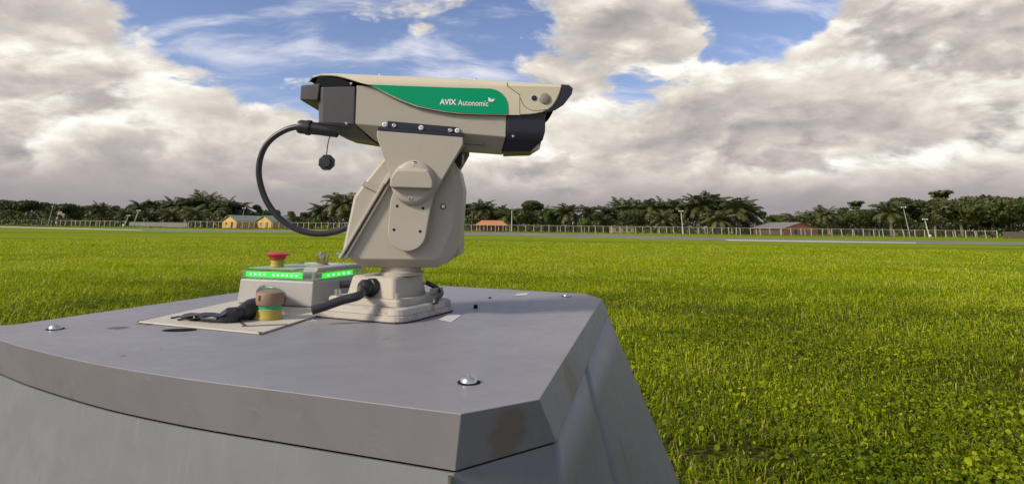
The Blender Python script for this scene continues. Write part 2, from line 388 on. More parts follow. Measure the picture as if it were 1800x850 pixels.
# bright hinge pin peeping from the gap under the lid corner
k = MB(); hp = az(793, 838, 1.122)-Vector((0, .014, 0)); k.tube([hp+Vector((0, .006, -.06)), hp+Vector((0, .006, .004))], .0035, 10); k.build('hinge_pin', steelm, cab)
for x, y, s in ((97, 578, 1.), (824, 672, 1.), (996, 520.5, 1.)):
    b = az(x, y, ZL)
    k = MB(); k.lathe([(.0165, 0), (.0165, .0012), (.0135, .0014)], b, n=24); w_ = k.build('washer', darkm, cab)
    k = MB(); k.lathe([(.0125, .0012), (.0120, .0045), (.0095, .0078), (.0062, .0094), (.0045, .0097), (.0043, .0075), (.001, .0072)], b, n=24); k.build('lid_screw', boltm, cab)
# slot hole in the lid: a flat dark disc paints the shade of its recess
h0 = az(316, 580, ZL); ex = Vector((math.cos(R(8)), math.sin(R(8)), 0)); ey = Vector((-ex.y, ex.x, 0))
k = MB(); ell = [h0+ex*(.034*math.cos(t))+ey*(.019*math.sin(t))+Vector((0, 0, .0008)) for t in [2*math.pi*i/24 for i in range(24)]]
k.add(ell, [list(range(24))]); k.build('slot_hole_shade', darkm, cab)
for x, y, r_, h_ in ((836, 541, .006, .009), (861, 524, .004, .004)):
    k = MB(); k.lathe([(r_, 0), (r_, h_*.8), (r_*.6, h_)], az(x, y, ZL), n=14); k.build('rubber_plug', darkm, cab)
tapem = simple('pale_tape', (.56, .55, .53), .55, var=.08)
for pts, lab in (([(772, 561), (794, 565.5), (811, 554), (790, 551)], 'small pale tape patch on lid beside the white camera base'), ([(903, 519.5), (925, 518.5), (931, 514.5), (910, 515.5)], 'small pale tape patch at the lid back edge near the far screw')):
    k = MB(); k.extr([az(x, y, ZL+.0005) for x, y in pts], (0, 0, .0006)); tag(k.build('tape_patch', tapem), lab, 'tape', 'pale tape patches on the lid')

# ------------------------------------------------------------------ cream sheet under the control box and its button
creamm = simple('cream_sheet', (.52, .475, .39), .6, var=.12, scale=9, dirt=(.20, .15, .10), dirtamt=.12)
shp = [(243, 567), (455, 587.5), (462, 586.5), (592, 545), (606, 528), (415, 530)]
sh = thing('cream_sheet', 'thin cream coloured sheet lying on the grey lid under the control box', 'sheet', az(400, 560, ZL))
k = MB(); k.extr([az(x, y, ZL+.0006) for x, y in shp], (0, 0, .0035)); k.build('sheet', creamm, sh, bevel=.001)
printm = simple('dark_print', (.10, .09, .07), .7)
for q in ([(420, 561), (434, 571), (428, 572), (413, 561.5)], [(425, 572.2), (506, 569), (506, 570.4), (425, 573.6)], [(452, 583.6), (459, 582.6), (462, 584), (455, 584.9)]):
    k = MB(); k.extr([az(x, y, ZL+.0043) for x, y in q], (0, 0, .0004)); k.build('printed_mark', printm, sh)
k = MB(); k.tube([az(243, 565, ZL+.002), az(330, 547.5, ZL+.002), az(412, 530.5, ZL+.002)], .0018, 6); k.build('sealing_strip', darkm, sh)

# faded emergency button on the sheet
tanm = simple('faded_tan_plastic', (.26, .165, .11), .6, var=.15, scale=60, dirt=(.2, .12, .08), dirtamt=.2)
yelm = simple('yellow_plastic', (.42, .32, .05), .5, var=.12, scale=50, dirt=(.25, .2, .07), dirtamt=.2)
ringm = simple('green_ring', (.02, .36, .17), .45)
bb = az(471.5, 559.5, ZL+.0045)
eb = thing('emergency_button', 'faded tan push button with green ring on yellow base standing on the cream sheet', 'button', bb)
k = MB(); k.lathe([(0.0317, 0.0000), (0.0317, 0.0049), (0.0295, 0.0078), (0.0295, 0.0213), (0.0273, 0.0228)], bb, n=32); k.build('base', yelm, eb)
k = MB(); k.lathe([(0.0273, 0.0228), (0.0273, 0.0315), (0.0255, 0.0320)], bb, n=32); k.build('ring', ringm, eb)
k = MB(); k.lathe([(.0305, .0315), (.0315, .034), (.0315, .054), (.0298, .0590), (.023, .0618), (.010, .0630), (.001, .0632)], bb, n=32); cap = k.build('cap', tanm, eb)
k = MB()
for t in (-118, -112): k.tube([bb+Vector((.0316*math.cos(R(t)), .0316*math.sin(R(t)), .042)), bb+Vector((.0316*math.cos(R(t)), .0316*math.sin(R(t)), .054))], .0009, 6)
k.build('notch', darkm, cap)

# ------------------------------------------------------------------ control box with green lights
YAW = R(-17); bx = Vector((math.cos(YAW), math.sin(YAW), 0)); by = Vector((-math.sin(YAW), math.cos(YAW), 0)); UP = Vector((0, 0, 1))
fr = az(548, 543.5, ZL)                     # front right bottom corner
BWD, BDP, BH = .242, .262, .066
cbx = fr-bx*(BWD/2)+by*(BDP/2)
boxm = simple('control_box_plastic', (.37, .355, .335), .5, var=.08, scale=18, dirt=(.2, .16, .12), dirtamt=.1)
clearm = clear('clear_polycarbonate', (.86, .93, .86), .10)
fogm = simple('frosted_lid_plastic', (.40, .43, .38), .35, var=.1, scale=20)
ledp = emit('green_glow_panel', (.01, .50, .03), .75)
ledm = emit('green_led', (.22, 1.0, .28), 1.5)
tb = thing('control_box', 'grey plastic control box with clear lid and glowing green light strip', 'control box', cbx)
k = MB(); k.box(cbx+UP*.0045, (BWD, BDP, BH), YAW, taper=.985); k.build('enclosure', boxm, tb, bevel=.005, seg=3)
zt = ZL+.0045+BH
cl = Vector((cbx.x, cbx.y, zt))
# clear lid: an open shell with sloping front
def lidring(w, d, z): return [cl+bx*(sx*w/2)+by*(sy*d/2)+UP*z for sx, sy in ((-1, -1), (1, -1), (1, 1), (-1, 1))]
k = MB(); k.rings([lidring(BWD*.985, BDP*.985, .001), lidring(BWD*.97, BDP*.97, .024), lidring(BWD*.90, BDP*.92, .031)], True, smooth=False); lidc = k.build('clear_lid', clearm, tb)
k = MB(); k.box(cl+UP*.0003, (BWD*.93, BDP*.93, .0012), YAW); k.build('inner_plate', fogm, tb)
k = MB(); k.box(cl+UP*.0272-by*.02-bx*.03, (BWD*.62, BDP*.74, .0016), YAW); k.build('top_plate', simple('pale_green_plate', (.40, .52, .38), .5, var=.1), tb)
k = MB(); a_ = cl+bx*(BWD*.40); k.box(a_+UP*.0225, (BWD*.205, BDP*.93, .012), YAW, taper=.92); k.build('lid_ridge', boxm, tb, bevel=.005, seg=3)
k = MB(); k.box(cl+by*(BDP*.40)+UP*.0225, (BWD*.6, BDP*.14, .011), YAW, taper=.95); k.build('lid_ridge', boxm, tb, bevel=.004, seg=3)
k = MB(); k.box(cl-by*(BDP*.478)-bx*.012+UP*.0055, (BWD*.76, .004, .0145), YAW); ls = k.build('light_strip', ledp, tb, bevel=.001)
for i in list(range(4))+list(range(5, 11)):
    k = MB(); c0 = cl-by*(BDP*.478+.0024)-bx*.012+bx*((i-5)*.0148)+UP*.013
    k.box(c0-UP*.0024, (.0062, .0014, .0048), YAW); k.build('led', ledm, ls)
k = MB(); k.box(cl+bx*(BWD*.478)-by*.01+UP*.005, (.004, BDP*.58, .0135), YAW); ls2 = k.build('light_strip', ledp, tb, bevel=.001)
for i in range(5):
    k = MB(); c0 = cl+bx*(BWD*.478+.0024)-by*.01+by*((i-2)*.026)+UP*.0092; k.box(c0, (.0014, .008, .0052), YAW); k.build('led', ledm, ls2)
for sx, sy in ((1, -1), (1, 1), (-1, -1)):
    k = MB(); c0 = cl+bx*(sx*BWD*.466)+by*(sy*BDP*.466); k.lathe([(.0042, .001), (.0042, .022), (.002, .023)], c0, n=12); k.build('lid_screw', steelm, tb)
redm = simple('red_plastic', (.50, .028, .022), .4, var=.12, scale=60)
rb = cl+UP*.0288-bx*.058-by*.055
k = MB(); k.lathe([(.0195, 0), (.0195, .004), (.0175, .006), (.0175, .020)], rb, n=28); col_ = k.build('button_collar', yelm, tb)
k = MB(); k.lathe([(.0205, .0205), (.0225, .024), (.0245, .030), (.0330, .0335), (.0335, .0355), (.024, .0395), (.012, .0415), (.001, .042)], rb, n=28); k.build('button_cap', redm, tb)
# clear knob with its washer at the back of the lid
kb = cl+UP*.0288+bx*.052+by*.005
k = MB(); k.lathe([(.019, 0), (.021, .005), (.015, .0085), (.0145, .012)], kb, n=24); k.build('antenna_base', simple('dull_cap', (.30, .27, .22), .6), tb)
k = MB(); k.lathe([(.0165, .010), (.0172, .036), (.0155, .041), (.001, .0415)], kb, n=20); k.build('clear_cap', clear('smoky_clear', (.74, .70, .62), .14), tb)
k = MB(); k.tube([kb+bx*.02+UP*.003, kb+bx*.034-by*.014+UP*.002], .0035, 8); k.build('lead', darkm, tb)

rubber = simple('black_rubber', (.022, .021, .024), .45, var=.25, scale=60, bump=.12)
cablem = simple('black_cable_sheath', (.030, .028, .032), .38, var=.2, scale=30)
# taped cable leaving the front of the control box
Zs = ZL+.0045
def on(x, y, h): return az(x, y, Zs+h)
tp = thing('taped_cable', 'thick black cable wrapped in loose tape running from control box front onto the cream sheet', 'cable', on(400, 555, 0))
g0 = cbx-by*(BDP/2)-bx*.035+UP*.036
pts = [g0, on(489, 524.5, .033), on(462, 537, .026), on(440, 543, .022), on(418, 549.5, .018), on(402, 557, .011), on(388, 562, .004)]
cp = catmull(pts, 6)
k = MB(); k.tube(cp, [.0205 if i < 8 else .0135 for i in range(len(cp))], 12); k.build('sheath', cablem, tp)
gdir = (on(430, 545.5, .020)-on(470, 533, .027)).normalized()
k = MB(); k.lathe([(.017, -.018), (.0205, -.014), (.0225, 0), (.0225, .016), (.019, .022), (.0205, .026), (.016, .040), (.0125, .044)], on(447, 540.5, .0235), gdir, 16); k.build('cable_gland', rubber, tp)
k = MB()
rr = random.Random(3)
for j in range(3):        # crumpled tape tails fanning out on the sheet
    base = on(398+2*j, 559, .010); wv = []
    tips = [(322, 558.5), (345, 561.5), (438, 552)][j]
    tip = on(*tips, .001); d = tip-base; sd = Vector((-d.y, d.x, 0)).normalized()
    for i in range(7):
        t = i/6; wdt = (.028*math.sin(.35+2.5*t)+.002)*[1, .8, .9][j]; p = base.lerp(tip, t); hz_ = .010*(1-t)+.0025
        p.z = Zs+hz_+rr.uniform(-.002, .007)
        wv.append([p-sd*wdt+UP*rr.uniform(-.002, .001), p+UP*rr.uniform(0, .006), p+sd*wdt*rr.uniform(.6, 1.2)])
    vs = [v for w3 in wv for v in w3]
    k.add(vs, [[i*3+c3, i*3+c3+1, i*3+c3+4, i*3+c3+3] for i in range(6) for c3 in (0, 1)], 0, False)
k.build('loose_tape', rubber, tp, solid=.0015, fix=False)
k = MB(); k.tube([on(418, 551, .017), on(405, 555.5, .012), on(394, 560, .006)], [.0165, .021, .017], 9); k.build('tape_wrap', rubber, tp)
for q in ((300, 558.5), (312, 562)):
    k = MB(); c0 = on(*q, .001)
    k.tube([c0, c0+Vector((.018, .006, .003)), c0+Vector((.030, -.004, .001)), c0+Vector((.050, .004, .002))], .0022, 6); k.build('tape_scrap', rubber, tp)

# ------------------------------------------------------------------ pan and tilt mount
ptm = simple('warm_grey_cast_paint', (.425, .382, .308), .48, var=.05, scale=10, dirt=(.20, .165, .12), dirtamt=.06, bump=.08, bscale=500)
oldm = simple('weathered_white_base', (.47, .43, .37), .7, var=.18, scale=26, dirt=(.22, .15, .10), dirtamt=.5, bump=.4, bscale=60)
BC = Vector((-.314, 1.605, ZL)); BY = R(-23)
qx = Vector((math.cos(BY), math.sin(BY), 0)); qy = Vector((-math.sin(BY), math.cos(BY), 0))
pt = thing('pan_tilt_mount', 'beige grey pan and tilt camera mount bolted on its white base plate on the lid', 'camera mount', BC)
def rrect(c, w, d, r_, z, n_=5):
    out = []
    for sx, sy, a0 in ((1, 1, 0), (-1, 1, 90), (-1, -1, 180), (1, -1, 270)):
        for i in range(n_+1):
            t = R(a0+90*i/n_); out.append(c+qx*(sx*(w/2-r_)+r_*math.cos(t))+qy*(sy*(d/2-r_)+r_*math.sin(t))+UP*z)
    return out
k = MB(); k.rings([rrect(BC, .258, .258, .03, .000), rrect(BC, .262, .262, .03, .004), rrect(BC, .262, .262, .03, .014), rrect(BC, .255, .255, .03, .0155), rrect(BC, .258, .258, .03, .017), rrect(BC, .254, .254, .028, .029), rrect(BC, .244, .244, .026, .032)], True, smooth=False)
k.build('base_plate', oldm, pt)
k = MB(); k.rings([rrect(BC, .267, .267, .032, .0004), rrect(BC, .267, .267, .032, .0016)], True); k.build('seal_contact_shade', darkm, pt)  # dark seal line, widened past the plate to stand in for its contact shadow
k = MB(); k.rings([rrect(BC, .212, .212, .012, .0325), rrect(BC, .210, .210, .012, .044), rrect(BC, .204, .204, .01, .0475)], True, smooth=False); k.build('foot_flange', ptm, pt)
k = MB(); k.rings([rrect(BC, .150, .150, .014, .0475), rrect(BC, .134, .134, .014, .092), rrect(BC, .124, .124, .010, .096)], True, smooth=False); k.build('pedestal', ptm, pt)
for sx, sy in ((-1, -1), (1, -1), (1, 1), (-1, 1)):
    c0 = BC+qx*(sx*.088)+qy*(sy*.088)+UP*.0475
    k = MB(); k.lathe([(.0085, 0), (.0085, .002), (.0078, .0024), (.0078, .013), (.0068, .014), (.0045, .014), (.0042, .010), (.001, .010)], c0, n=16); k.build('foot_bolt', steelm, pt)
YA, YB = 1.500, 1.535
zb = ay(700, 471, YB).z
nk = Vector((ay(706, 480, BC.y).x, BC.y, ZL))
k = MB(); k.lathe([(.056, .096), (.056, .104), (.050, .107), (.050, .118), (.046, .120)], nk, n=32); k.build('neck', ptm, pt)
k = MB(); k.lathe([(.046, .120), (.046, zb-ZL+.01)], nk, n=28); k.build('bearing', darkm, pt)
def D(pts, Y): return [ay(x, y, Y) for x, y in pts]
O = [(672, 272), (634, 322), (618, 345), (597, 445), (632, 471), (766, 471), (785, 462), (806, 437), (813, 330), (806, 298), (790, 270)]
I = [(677, 279), (640, 325), (624, 348), (604, 442), (634, 455), (764, 456), (775, 449), (796, 396), (801, 331), (795, 302), (784, 280)]
fO = D(O, YB); fI = D(I, YB)
k = MB(); k.rings([fI, [p+Vector((0, .024, 0)) for p in fO], [p+Vector((0, .150, 0)) for p in fO], [p+Vector((0, .174, 0)) for p in fI]], True, smooth=False)
k.build('head_body', ptm, pt, bevel=.003, seg=2)
k = MB(); k.extr(D([(765, 300), (803, 296), (809, 330), (808.5, 448), (800, 452), (770, 452)], YB+.06), (0, .15, 0)); k.build('rear_cover', ptm, pt, bevel=.004)
# yoke: near arm, far arm, bridge
AR = [(662.5, 229), (814, 240), (814, 254), (763, 340), (760, 350), (754, 382), *[(715.5+33.5*math.cos(R(a_)), 408.5+33*math.sin(R(a_))) for a_ in range(6, 180, 12)], (681.8, 403), (686, 352), (691, 338), (683, 300), (672, 270), (662, 240)]
fa = D(AR, YA)
k = MB(); k.extr(fa, (0, .026, 0)); k.build('yoke_arm', ptm, pt, bevel=.0025, seg=2)
k = MB(); k.extr([p+Vector((0, .225, 0)) for p in fa], (0, .022, 0)); k.build('yoke_arm', ptm, pt, bevel=.0025, seg=2)
br = D([(664, 231), (812, 241.5), (812, 249), (664, 239)], YA+.027)
k = MB(); k.extr(br, (0, .197, 0)); k.build('yoke_bridge', ptm, pt)
# tilt hub: disc, raised bar across it
hc = ay(727, 321, YA); hr = (ay(766, 321, YA)-ay(727, 321, YA)).x
sl = -math.tan(R(1.2))
k = MB(); k.lathe([(hr*1.0, 0), (hr*.985, .006), (hr*.90, .013), (hr*.80, .016), (.001, .017)], hc, (0, -1, 0), 40); k.build('tilt_hub', ptm, pt)
k = MB()
pf = []
zu, zd = ay(727, 293.5, YA).z-hc.z, ay(727, 331.5, YA).z-hc.z
for t in np.linspace(0, 1, 13):
    x = (t*2-1)*hr*.99; pf.append((x, min(zu, math.sqrt(max(hr*hr-x*x, 0))*1.0)))
poly = [Vector((hc.x+x, YA, hc.z+max(z, zd+.004)+sl*x)) for x, z in pf]+[Vector((hc.x+hr*.97, YA, hc.z+zd+sl*hr)), Vector((hc.x-hr*.97, YA, hc.z+zd-sl*hr))]
fr_ = [p+Vector((0, -.034, 0)) + Vector(((hc-p).x*.05, 0, (hc.z+zd-p.z)*.22)) for p in poly]
k.prism(fr_, poly); k.build('hub_bar', ptm, pt, bevel=.003, seg=2)
def screw(c, axis, r_, parent, mat=steelm, ring=True):
    k = MB()
    if ring: k.lathe([(r_*1.35, 0), (r_*1.35, .0006), (r_*1.0, .0008)], c, axis, 18); k.build('screw_recess', darkm, parent); k = MB()
    k.lathe([(r_, .0004), (r_, r_*.35), (r_*.75, r_*.6), (r_*.48, r_*.62), (r_*.45, r_*.2), (r_*.02, r_*.2)], c, axis, 18); return k.build('screw', mat, parent)
NY = (0, -1, 0)
screw(ay(729.5, 289.5, YA-.0125), NY, .0062, pt); screw(ay(722, 348, YA-.0135), NY, .0066, pt)
screw(ay(779, 363, YB), NY, .0055, pt); screw(ay(667, 337, YB-.004), NY, .0048, pt, ring=False); screw(ay(595, 447, YB-.002), NY, .0048, pt, ring=False)
for x, y in ((698, 362), (743.5, 366), (692.5, 403.5), (738.5, 406.5)):
    k = MB(); k.lathe([(.0034, 0), (.0034, .0005), (.001, .0006)], ay(x, y, YA), NY, 14); k.build('screw_hole', darkm, pt)
# cable channel running down the body, and the rib crossing to it
for off, w_ in ((0, 5.0), (9.5, 4.2)):
    a_, b_ = (683+off, 308), (596+off, 455)
    d_ = Vector((a_[0]-b_[0], a_[1]-b_[1])).normalized(); pz = (-d_.y*w_/2, d_.x*w_/2)
    q = [(a_[0]+pz[0], a_[1]+pz[1]), (b_[0]+pz[0], b_[1]+pz[1]), (b_[0]-pz[0], b_[1]-pz[1]), (a_[0]-pz[0], a_[1]-pz[1])]
    k = MB(); k.extr(D(q, YB-.016+.004*(off > 0)), (0, .022, 0)); k.build('channel_rail', ptm, pt, bevel=.0018)
k = MB(); k.extr(D([(690, 305), (686, 311), (677, 324), (671, 322), (683, 302)], YB-.020), (0, .02, 0)); k.build('channel_cap', simple('pale_paint', (.52, .49, .43), .45), pt, bevel=.001)
k = MB(); k.extr(D([(640, 317), (669, 333), (666, 340), (634, 325)], YB-.006), (0, .012, 0)); k.build('body_rib', ptm, pt, bevel=.002)
k = MB(); k.extr(D([(797, 290), (800, 268), (813, 268), (812, 288), (804, 297)], YB+.05), (0, .05, 0)); k.build('rubber_stop', rubber, pt, bevel=.003)

# cable from the lid to the pedestal gland
fc = BC-qy*.072+qx*.002+UP*.070
pc = thing('pedestal_cable', 'thick black cable rising from lid to the screwed gland on the mount pedestal', 'cable', on(548, 546, 0))
gl = -qy
k = MB(); k.lathe([(.021, -.012), (.0225, -.008), (.0225, .006), (.019, .009), (.0205, .012), (.0205, .026), (.017, .031), (.0115, .032)], fc, (gl-qx*.35).normalized(), 10); k.build('cable_gland', rubber, pc)
e0 = fc+(gl-qx*.35).normalized()*.03
cp = catmull([e0, ay(632, 518.5, 1.448), ay(602, 527, 1.432), ay(572, 537.5, 1.42), ay(549, 545, 1.412)], 8)
k = MB(); k.tube(cp+[cp[-1]+(cp[-1]-cp[-2])*.35, cp[-1]+(cp[-1]-cp[-2])*.6], [.0102]*len(cp)+[.0085, .004], 12); k.build('sheath', cablem, pc)
# thin lead curling round the back corner of the base
k = MB(); k.tube(catmull([BC+qx*.07+qy*.07+UP*.075, BC+qx*.10+qy*.085+UP*.058, BC+qx*.125+qy*.06+UP*.05, BC+qx*.132+qy*.015+UP*.036, BC+qx*.128+qy*.03+UP*.033], 6), .006, 8)
tag(k.build('thin_lead', cablem), 'thin black lead curling round the back corner of the mount base', 'cable')
k = MB(); k.extr([BC+qx*.098+qy*.045+UP*.0475, BC+qx*.106+qy*.045+UP*.0475, BC+qx*.106+qy*.10+UP*.0475, BC+qx*.098+qy*.10+UP*.0475], (0, 0, .014)); k.build('lead_bracket', ptm, pt)
k = MB(); k.tube([BC-qx*.115+qy*.08+UP*.055, BC-qx*.15+qy*.07+UP*.062, BC-qx*.19+qy*.05+UP*.058], .010, 10); tag(k.build('short_lead', cablem), 'short black lead behind the mount running to the control box back', 'cable')

# ------------------------------------------------------------------ camera housing
YH = 1.520; YM = YH+.10; YC = YH-.010
hm = simple('housing_beige_paint', (.42, .382, .305), .32, var=.05, scale=9, dirt=(.22, .19, .15), dirtamt=.05, bump=.06, bscale=600)
shm = simple('shroud_cream_paint', (.61, .545, .39), .40, var=.05, scale=9, dirt=(.30, .25, .18), dirtamt=.06, bump=.05, bscale=600)
blk = simple('satin_black_plastic', (.020, .019, .034), .34, var=.12, scale=30, bump=.05)
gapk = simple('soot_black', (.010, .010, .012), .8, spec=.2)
hs = thing('camera_housing', 'long beige surveillance camera housing with cream sunshield and green side panel', 'camera', ay(740, 245, YM))
def octa(name, mat, st, parent, bevel=.003):
    """st: list of stations, each a list of (x, y, depth from near side) from top to keel; mirrored about YM"""
    rings = []
    for s_ in st:
        near = [ay(x, y, YH)+Vector((0, d, 0)) for x, y, d in s_]
        # keep the traced position on the near plane, then push back by its depth
        far = [Vector((p.x, 2*YM-p.y, p.z)) for p in reversed(near)]
        rings.append(near+far)
    k = MB(); k.rings(rings, True, smooth=False); return k.build(name, mat, parent, bevel=bevel)
octa('housing_body', hm, [[(626, 150, 0), (622.5, 218, 0), (651, 243, .045)], [(893, 158, 0), (889.5, 241, 0), (882, 260, .045)]], hs)
octa('front_ring', blk, [[(893.5, 158, -.002), (891, 228, -.002), (890, 243, .004), (882.5, 263, .045)], [(960, 170, -.002), (959, 231, -.002), (955, 246, .006), (934, 262, .05)]], hs, .0025)
greyblk = simple('lit_black_plastic', (.078, .068, .066), .34, var=.12, scale=20, bump=.05)  # black plastic, base colour raised and browned to imitate its lit reflection
octa('rear_cap', greyblk, [[(557, 152, .012), (557, 214, .012), (582, 230, .055)], [(566, 152.5, .001), (566, 216, .001), (602, 238, .050)], [(625, 152, -.003), (622, 219, -.003), (650, 245, .043)]], hs, .003)
octa('rear_hood', greyblk, [[(527, 149, .006), (525.5, 175, .006)], [(562, 146.5, .0015), (558, 176, .0015)]], hs, .003)
k = MB(); k.extr(D([(553, 147), (561, 133), (600, 138), (622, 147), (618, 153), (586, 154.5), (556, 152.5)], YH+.004), (0, .17, 0)); k.build('shroud_spacer', gapk, hs, bevel=.003)
k = MB(); k.tube([ay(559, 217, YH-.001), ay(617, 223, YH-.003)], .0035, 8); k.build('cap_ledge', blk, hs)
screw(ay(609, 217, YH-.005), NY, .0036, hs, ring=False); screw(ay(617, 147, YH-.004), NY, .0036, hs, ring=False); screw(ay(902, 239.5, YH-.003), NY, .0034, hs, ring=False)
# rectangular inspection plate line on the chamfer
k = MB(); k.tube([ay(815, 253, YH+.02), ay(852, 255.5, YH+.02), ay(852, 251, YH+.012)], .0008, 5); k.build('inspection_seam', gapk, hs)
# sunshield: lofted inverted U
ys_ = lambda x: 149+(x-650)*.0145*1.2
def yt(x):
    return np.interp(x, [527, 536, 548, 565, 590, 650, 800, 960, 987], [135, 131, 128.6, 128, 128.5, 131, 137, 147.5, 149])
lowx = [527, 541, 558, 575, 590, 600, 612, 625, 632, 650, 667, 683, 705, 735, 760, 782, 810, 850, 890, 914, 930, 942, 953, 963, 971, 977, 981.5, 985, 987]
lowy = [135.2, 131.5, 128.8, 129.2, 131, 134, 138, 142.5, 145, 149.5, 158, 166.5, 176.5, 187.5, 192.5, 196.5, 199.8, 201.3, 202, 202, 201.5, 200, 197.5, 193.5, 187, 178.5, 170, 160, 151.5]
st = []; HALF = YM-YC
for x, yb in zip(lowx, lowy):
    zt_ = ay(x, yt(x), YC+.02).z+.004; zs = ay(x, ys_(x), YC).z; zb_ = ay(x, yb, YC).z
    X = ay(x, 150, YC).x; ring = []; rad = .050
    plan = 0.
    if x < 566: plan = (1-math.sqrt(max(0, 1-((566-x)/39.5)**2)))*.055
    t0 = 0. if zb_ <= zs else math.asin(min(1, (zb_-zs)/max(1e-4, zt_-zs)))
    arc = [(rad*(1-math.cos(t)), zs+(zt_-zs)*math.sin(t)) for t in np.linspace(t0, math.pi/2, 7)]
    sec = [(arc[0][0] if zb_ > zs else 0., min(zb_, arc[0][1]))]+arc
    near = [Vector((X, YC+plan+v, z)) for v, z in sec]; far = [Vector((p.x, 2*YM-p.y, p.z)) for p in reversed(near)]
    st.append(near+far)
k = MB(); k.rings(st, False, smooth=True, closed=False)
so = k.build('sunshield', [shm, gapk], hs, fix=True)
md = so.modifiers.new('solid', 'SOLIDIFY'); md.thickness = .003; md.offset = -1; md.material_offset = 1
rim_in = so.modifiers.new('ed', 'EDGE_SPLIT'); rim_in.split_angle = R(40)
bpy.context.view_layer.update()
# make sure outside is the painted side
def outward(o):
    me = o.data; s_ = 0
    for p in me.polygons: s_ += p.normal.z
    if s_ < 0: me.flip_normals()
outward(so)
# front visor rim in black
vis = [(986.5, 148.5), (1000, 149.5), (1007, 155), (1005.5, 165), (991, 184), (976, 193.5), (962, 197.5), (953, 197.8), (963, 193.5), (971, 187), (977, 178.5), (981.5, 170), (985, 160)]
for off in (0,):
    k = MB(); k.extr([p+Vector((0, off+.0002, 0)) for p in D(vis, YC)], (0, .006, 0)); k.build('visor_cheek', blk, hs, bevel=.0012)
k = MB(); k.extr(D([(986.5, 148.4), (1000, 149.4), (1006.5, 154.5), (1005.5, 160), (996, 155), (986.5, 153)], YC+.0075), (0, .09, 0)); k.build('visor_brow', simple('grey_visor', (.16, .165, .175), .4), hs)
# green side panel
greenm = simple('green_vinyl', (.0, .315, .14), .6, var=.03, scale=8, bump=.02, spec=.15)
gp = [(648, 148.6), (700, 150.6), (780, 153.5), (862, 155.8), (872, 158), (881, 163), (888, 171), (892, 181), (893, 192), (893, 200.2), (870, 199.9), (850, 199.5), (810, 198), (782, 194.7), (760, 190.7), (735, 185.7), (705, 174.8), (683, 164.8), (667, 156.5), (655, 151)]
k = MB(); k.extr(D(gp, YC-.0016), (0, .0012, 0)); gpan = k.build('green_panel', greenm, hs)
white = simple('white_vinyl', (.80, .80, .76), .45, var=.03)
def text(body, x0, x1, ybase, cap, slope, bold, name):
    cu = bpy.data.curves.new(name, 'FONT'); cu.body = body; cu.offset = bold; cu.resolution_u = 3
    o = bpy.data.objects.new(name, cu); COL.objects.link(o); bpy.context.view_layer.update()
    me = bpy.data.meshes.new_from_object(o.evaluated_get(bpy.context.evaluated_depsgraph_get()))
    bpy.data.objects.remove(o)
    co = np.array([v.co[:] for v in me.vertices]); mn, mx = co[:, 0].min(), co[:, 0].max(); ch = .70
    p0, p1 = ay(x0, ybase, YC), ay(x1, ybase+(x1-x0)*slope, YC); hgt = (ay(x0, ybase-cap, YC)-p0).z
    org = worldloc(gpan)
    for v in me.vertices:
        t = (v.co.x-mn)/(mx-mn); q = p0.lerp(p1, t); q = Vector((q.x, YC-.0022, q.z+v.co.y/ch*hgt)); v.co = q-org
    me.materials.append(white); me.update()
    t_ = bpy.data.objects.new(name, me); COL.objects.link(t_); t_.parent = gpan
    return t_
text('AVIX', 773, 802, 183.6, 9.2, .03, .035, 'lettering')
text('Autonomic', 805, 858.5, 185.2, 9.6, .034, .012, 'lettering')
bird = [(1295, 255), (1340, 270), (1375, 303), (1400, 286), (1450, 286), (1425, 308), (1415, 335), (1370, 350), (1325, 345), (1288, 320), (1312, 308), (1300, 288)]
k = MB(); k.extr(D([(750+x/12, 150+y/12) for x, y in bird], YC-.0024), (0, .0004, 0)); k.build('bird_emblem', white, gpan)
# front cheek of the sunshield, its seams, sensor and cap
fp = [(892.5, 151), (914.5, 167), (914.5, 200.6), (930, 200.3), (942, 198.8), (953, 196.3), (962, 192.5), (970, 186), (976, 177.5), (980.5, 169), (984, 160), (986, 152.5)]
k = MB(); k.extr(D(fp, YC-.0025), (0, .002, 0)); k.build('front_cheek', shm, hs, bevel=.0006)
k = MB(); k.tube([ay(x, y, YC+d_) for x, y, d_ in ((891.5, 145.5, .008), (892, 151, -.0008), (914, 167, -.0008), (914, 201, -.0008))], .0010, 6); k.build('seam', gapk, hs)
k = MB(); k.tube(catmull([ay(x, y, YC-.0026) for x, y in ((914.5, 172), (920, 184), (930, 192), (942, 194.6), (962, 192.5))], 6), .0006, 6); k.build('seam', gapk, hs)
k = MB(); k.lathe([(.0072, 0), (.0068, .0015), (.0045, .0018), (.001, .0019)], ay(939, 172.5, YC-.0025), NY, 18); k.build('screw_hole', blk, hs)
k = MB(); k.lathe([(.0142, 0), (.0140, .003), (.0125, .004), (.001, .0042)], ay(957, 173.2, YC-.0025), NY, 26); k.build('sensor_cap', simple('taupe_cap', (.27, .24, .195), .5), hs)
for x in (668, 836):
    b = ay(x, yt(x)+.5, YC+.035); k = MB(); k.lathe([(.004, -.002), (.004, .003), (.001, .004)], b, n=10); k.build('top_screw', steelm, hs)
# black mounting rail between housing and yoke
k = MB(); k.extr(D([(664, 223), (813, 235.5), (813, 241), (664, 229)], YA-.001), (0, .21, 0)); k.build('mount_rail', blk, hs, bevel=.001)
k = MB(); k.extr(D([(681, 212.5), (805, 223.5), (805, 235), (681, 224.5)], YH-.006), (0, .012, 0)); k.build('mount_flange', blk, hs, bevel=.001)
for x, y, r_ in ((676.5, 219.5, .0065), (693, 221, .0058), (740.5, 224.8, .0065), (791.5, 229.5, .0058), (804, 229.8, .0065)):
    screw(ay(x, y, YH-.007), NY, r_, hs, white if r_ > .006 else steelm, ring=False)

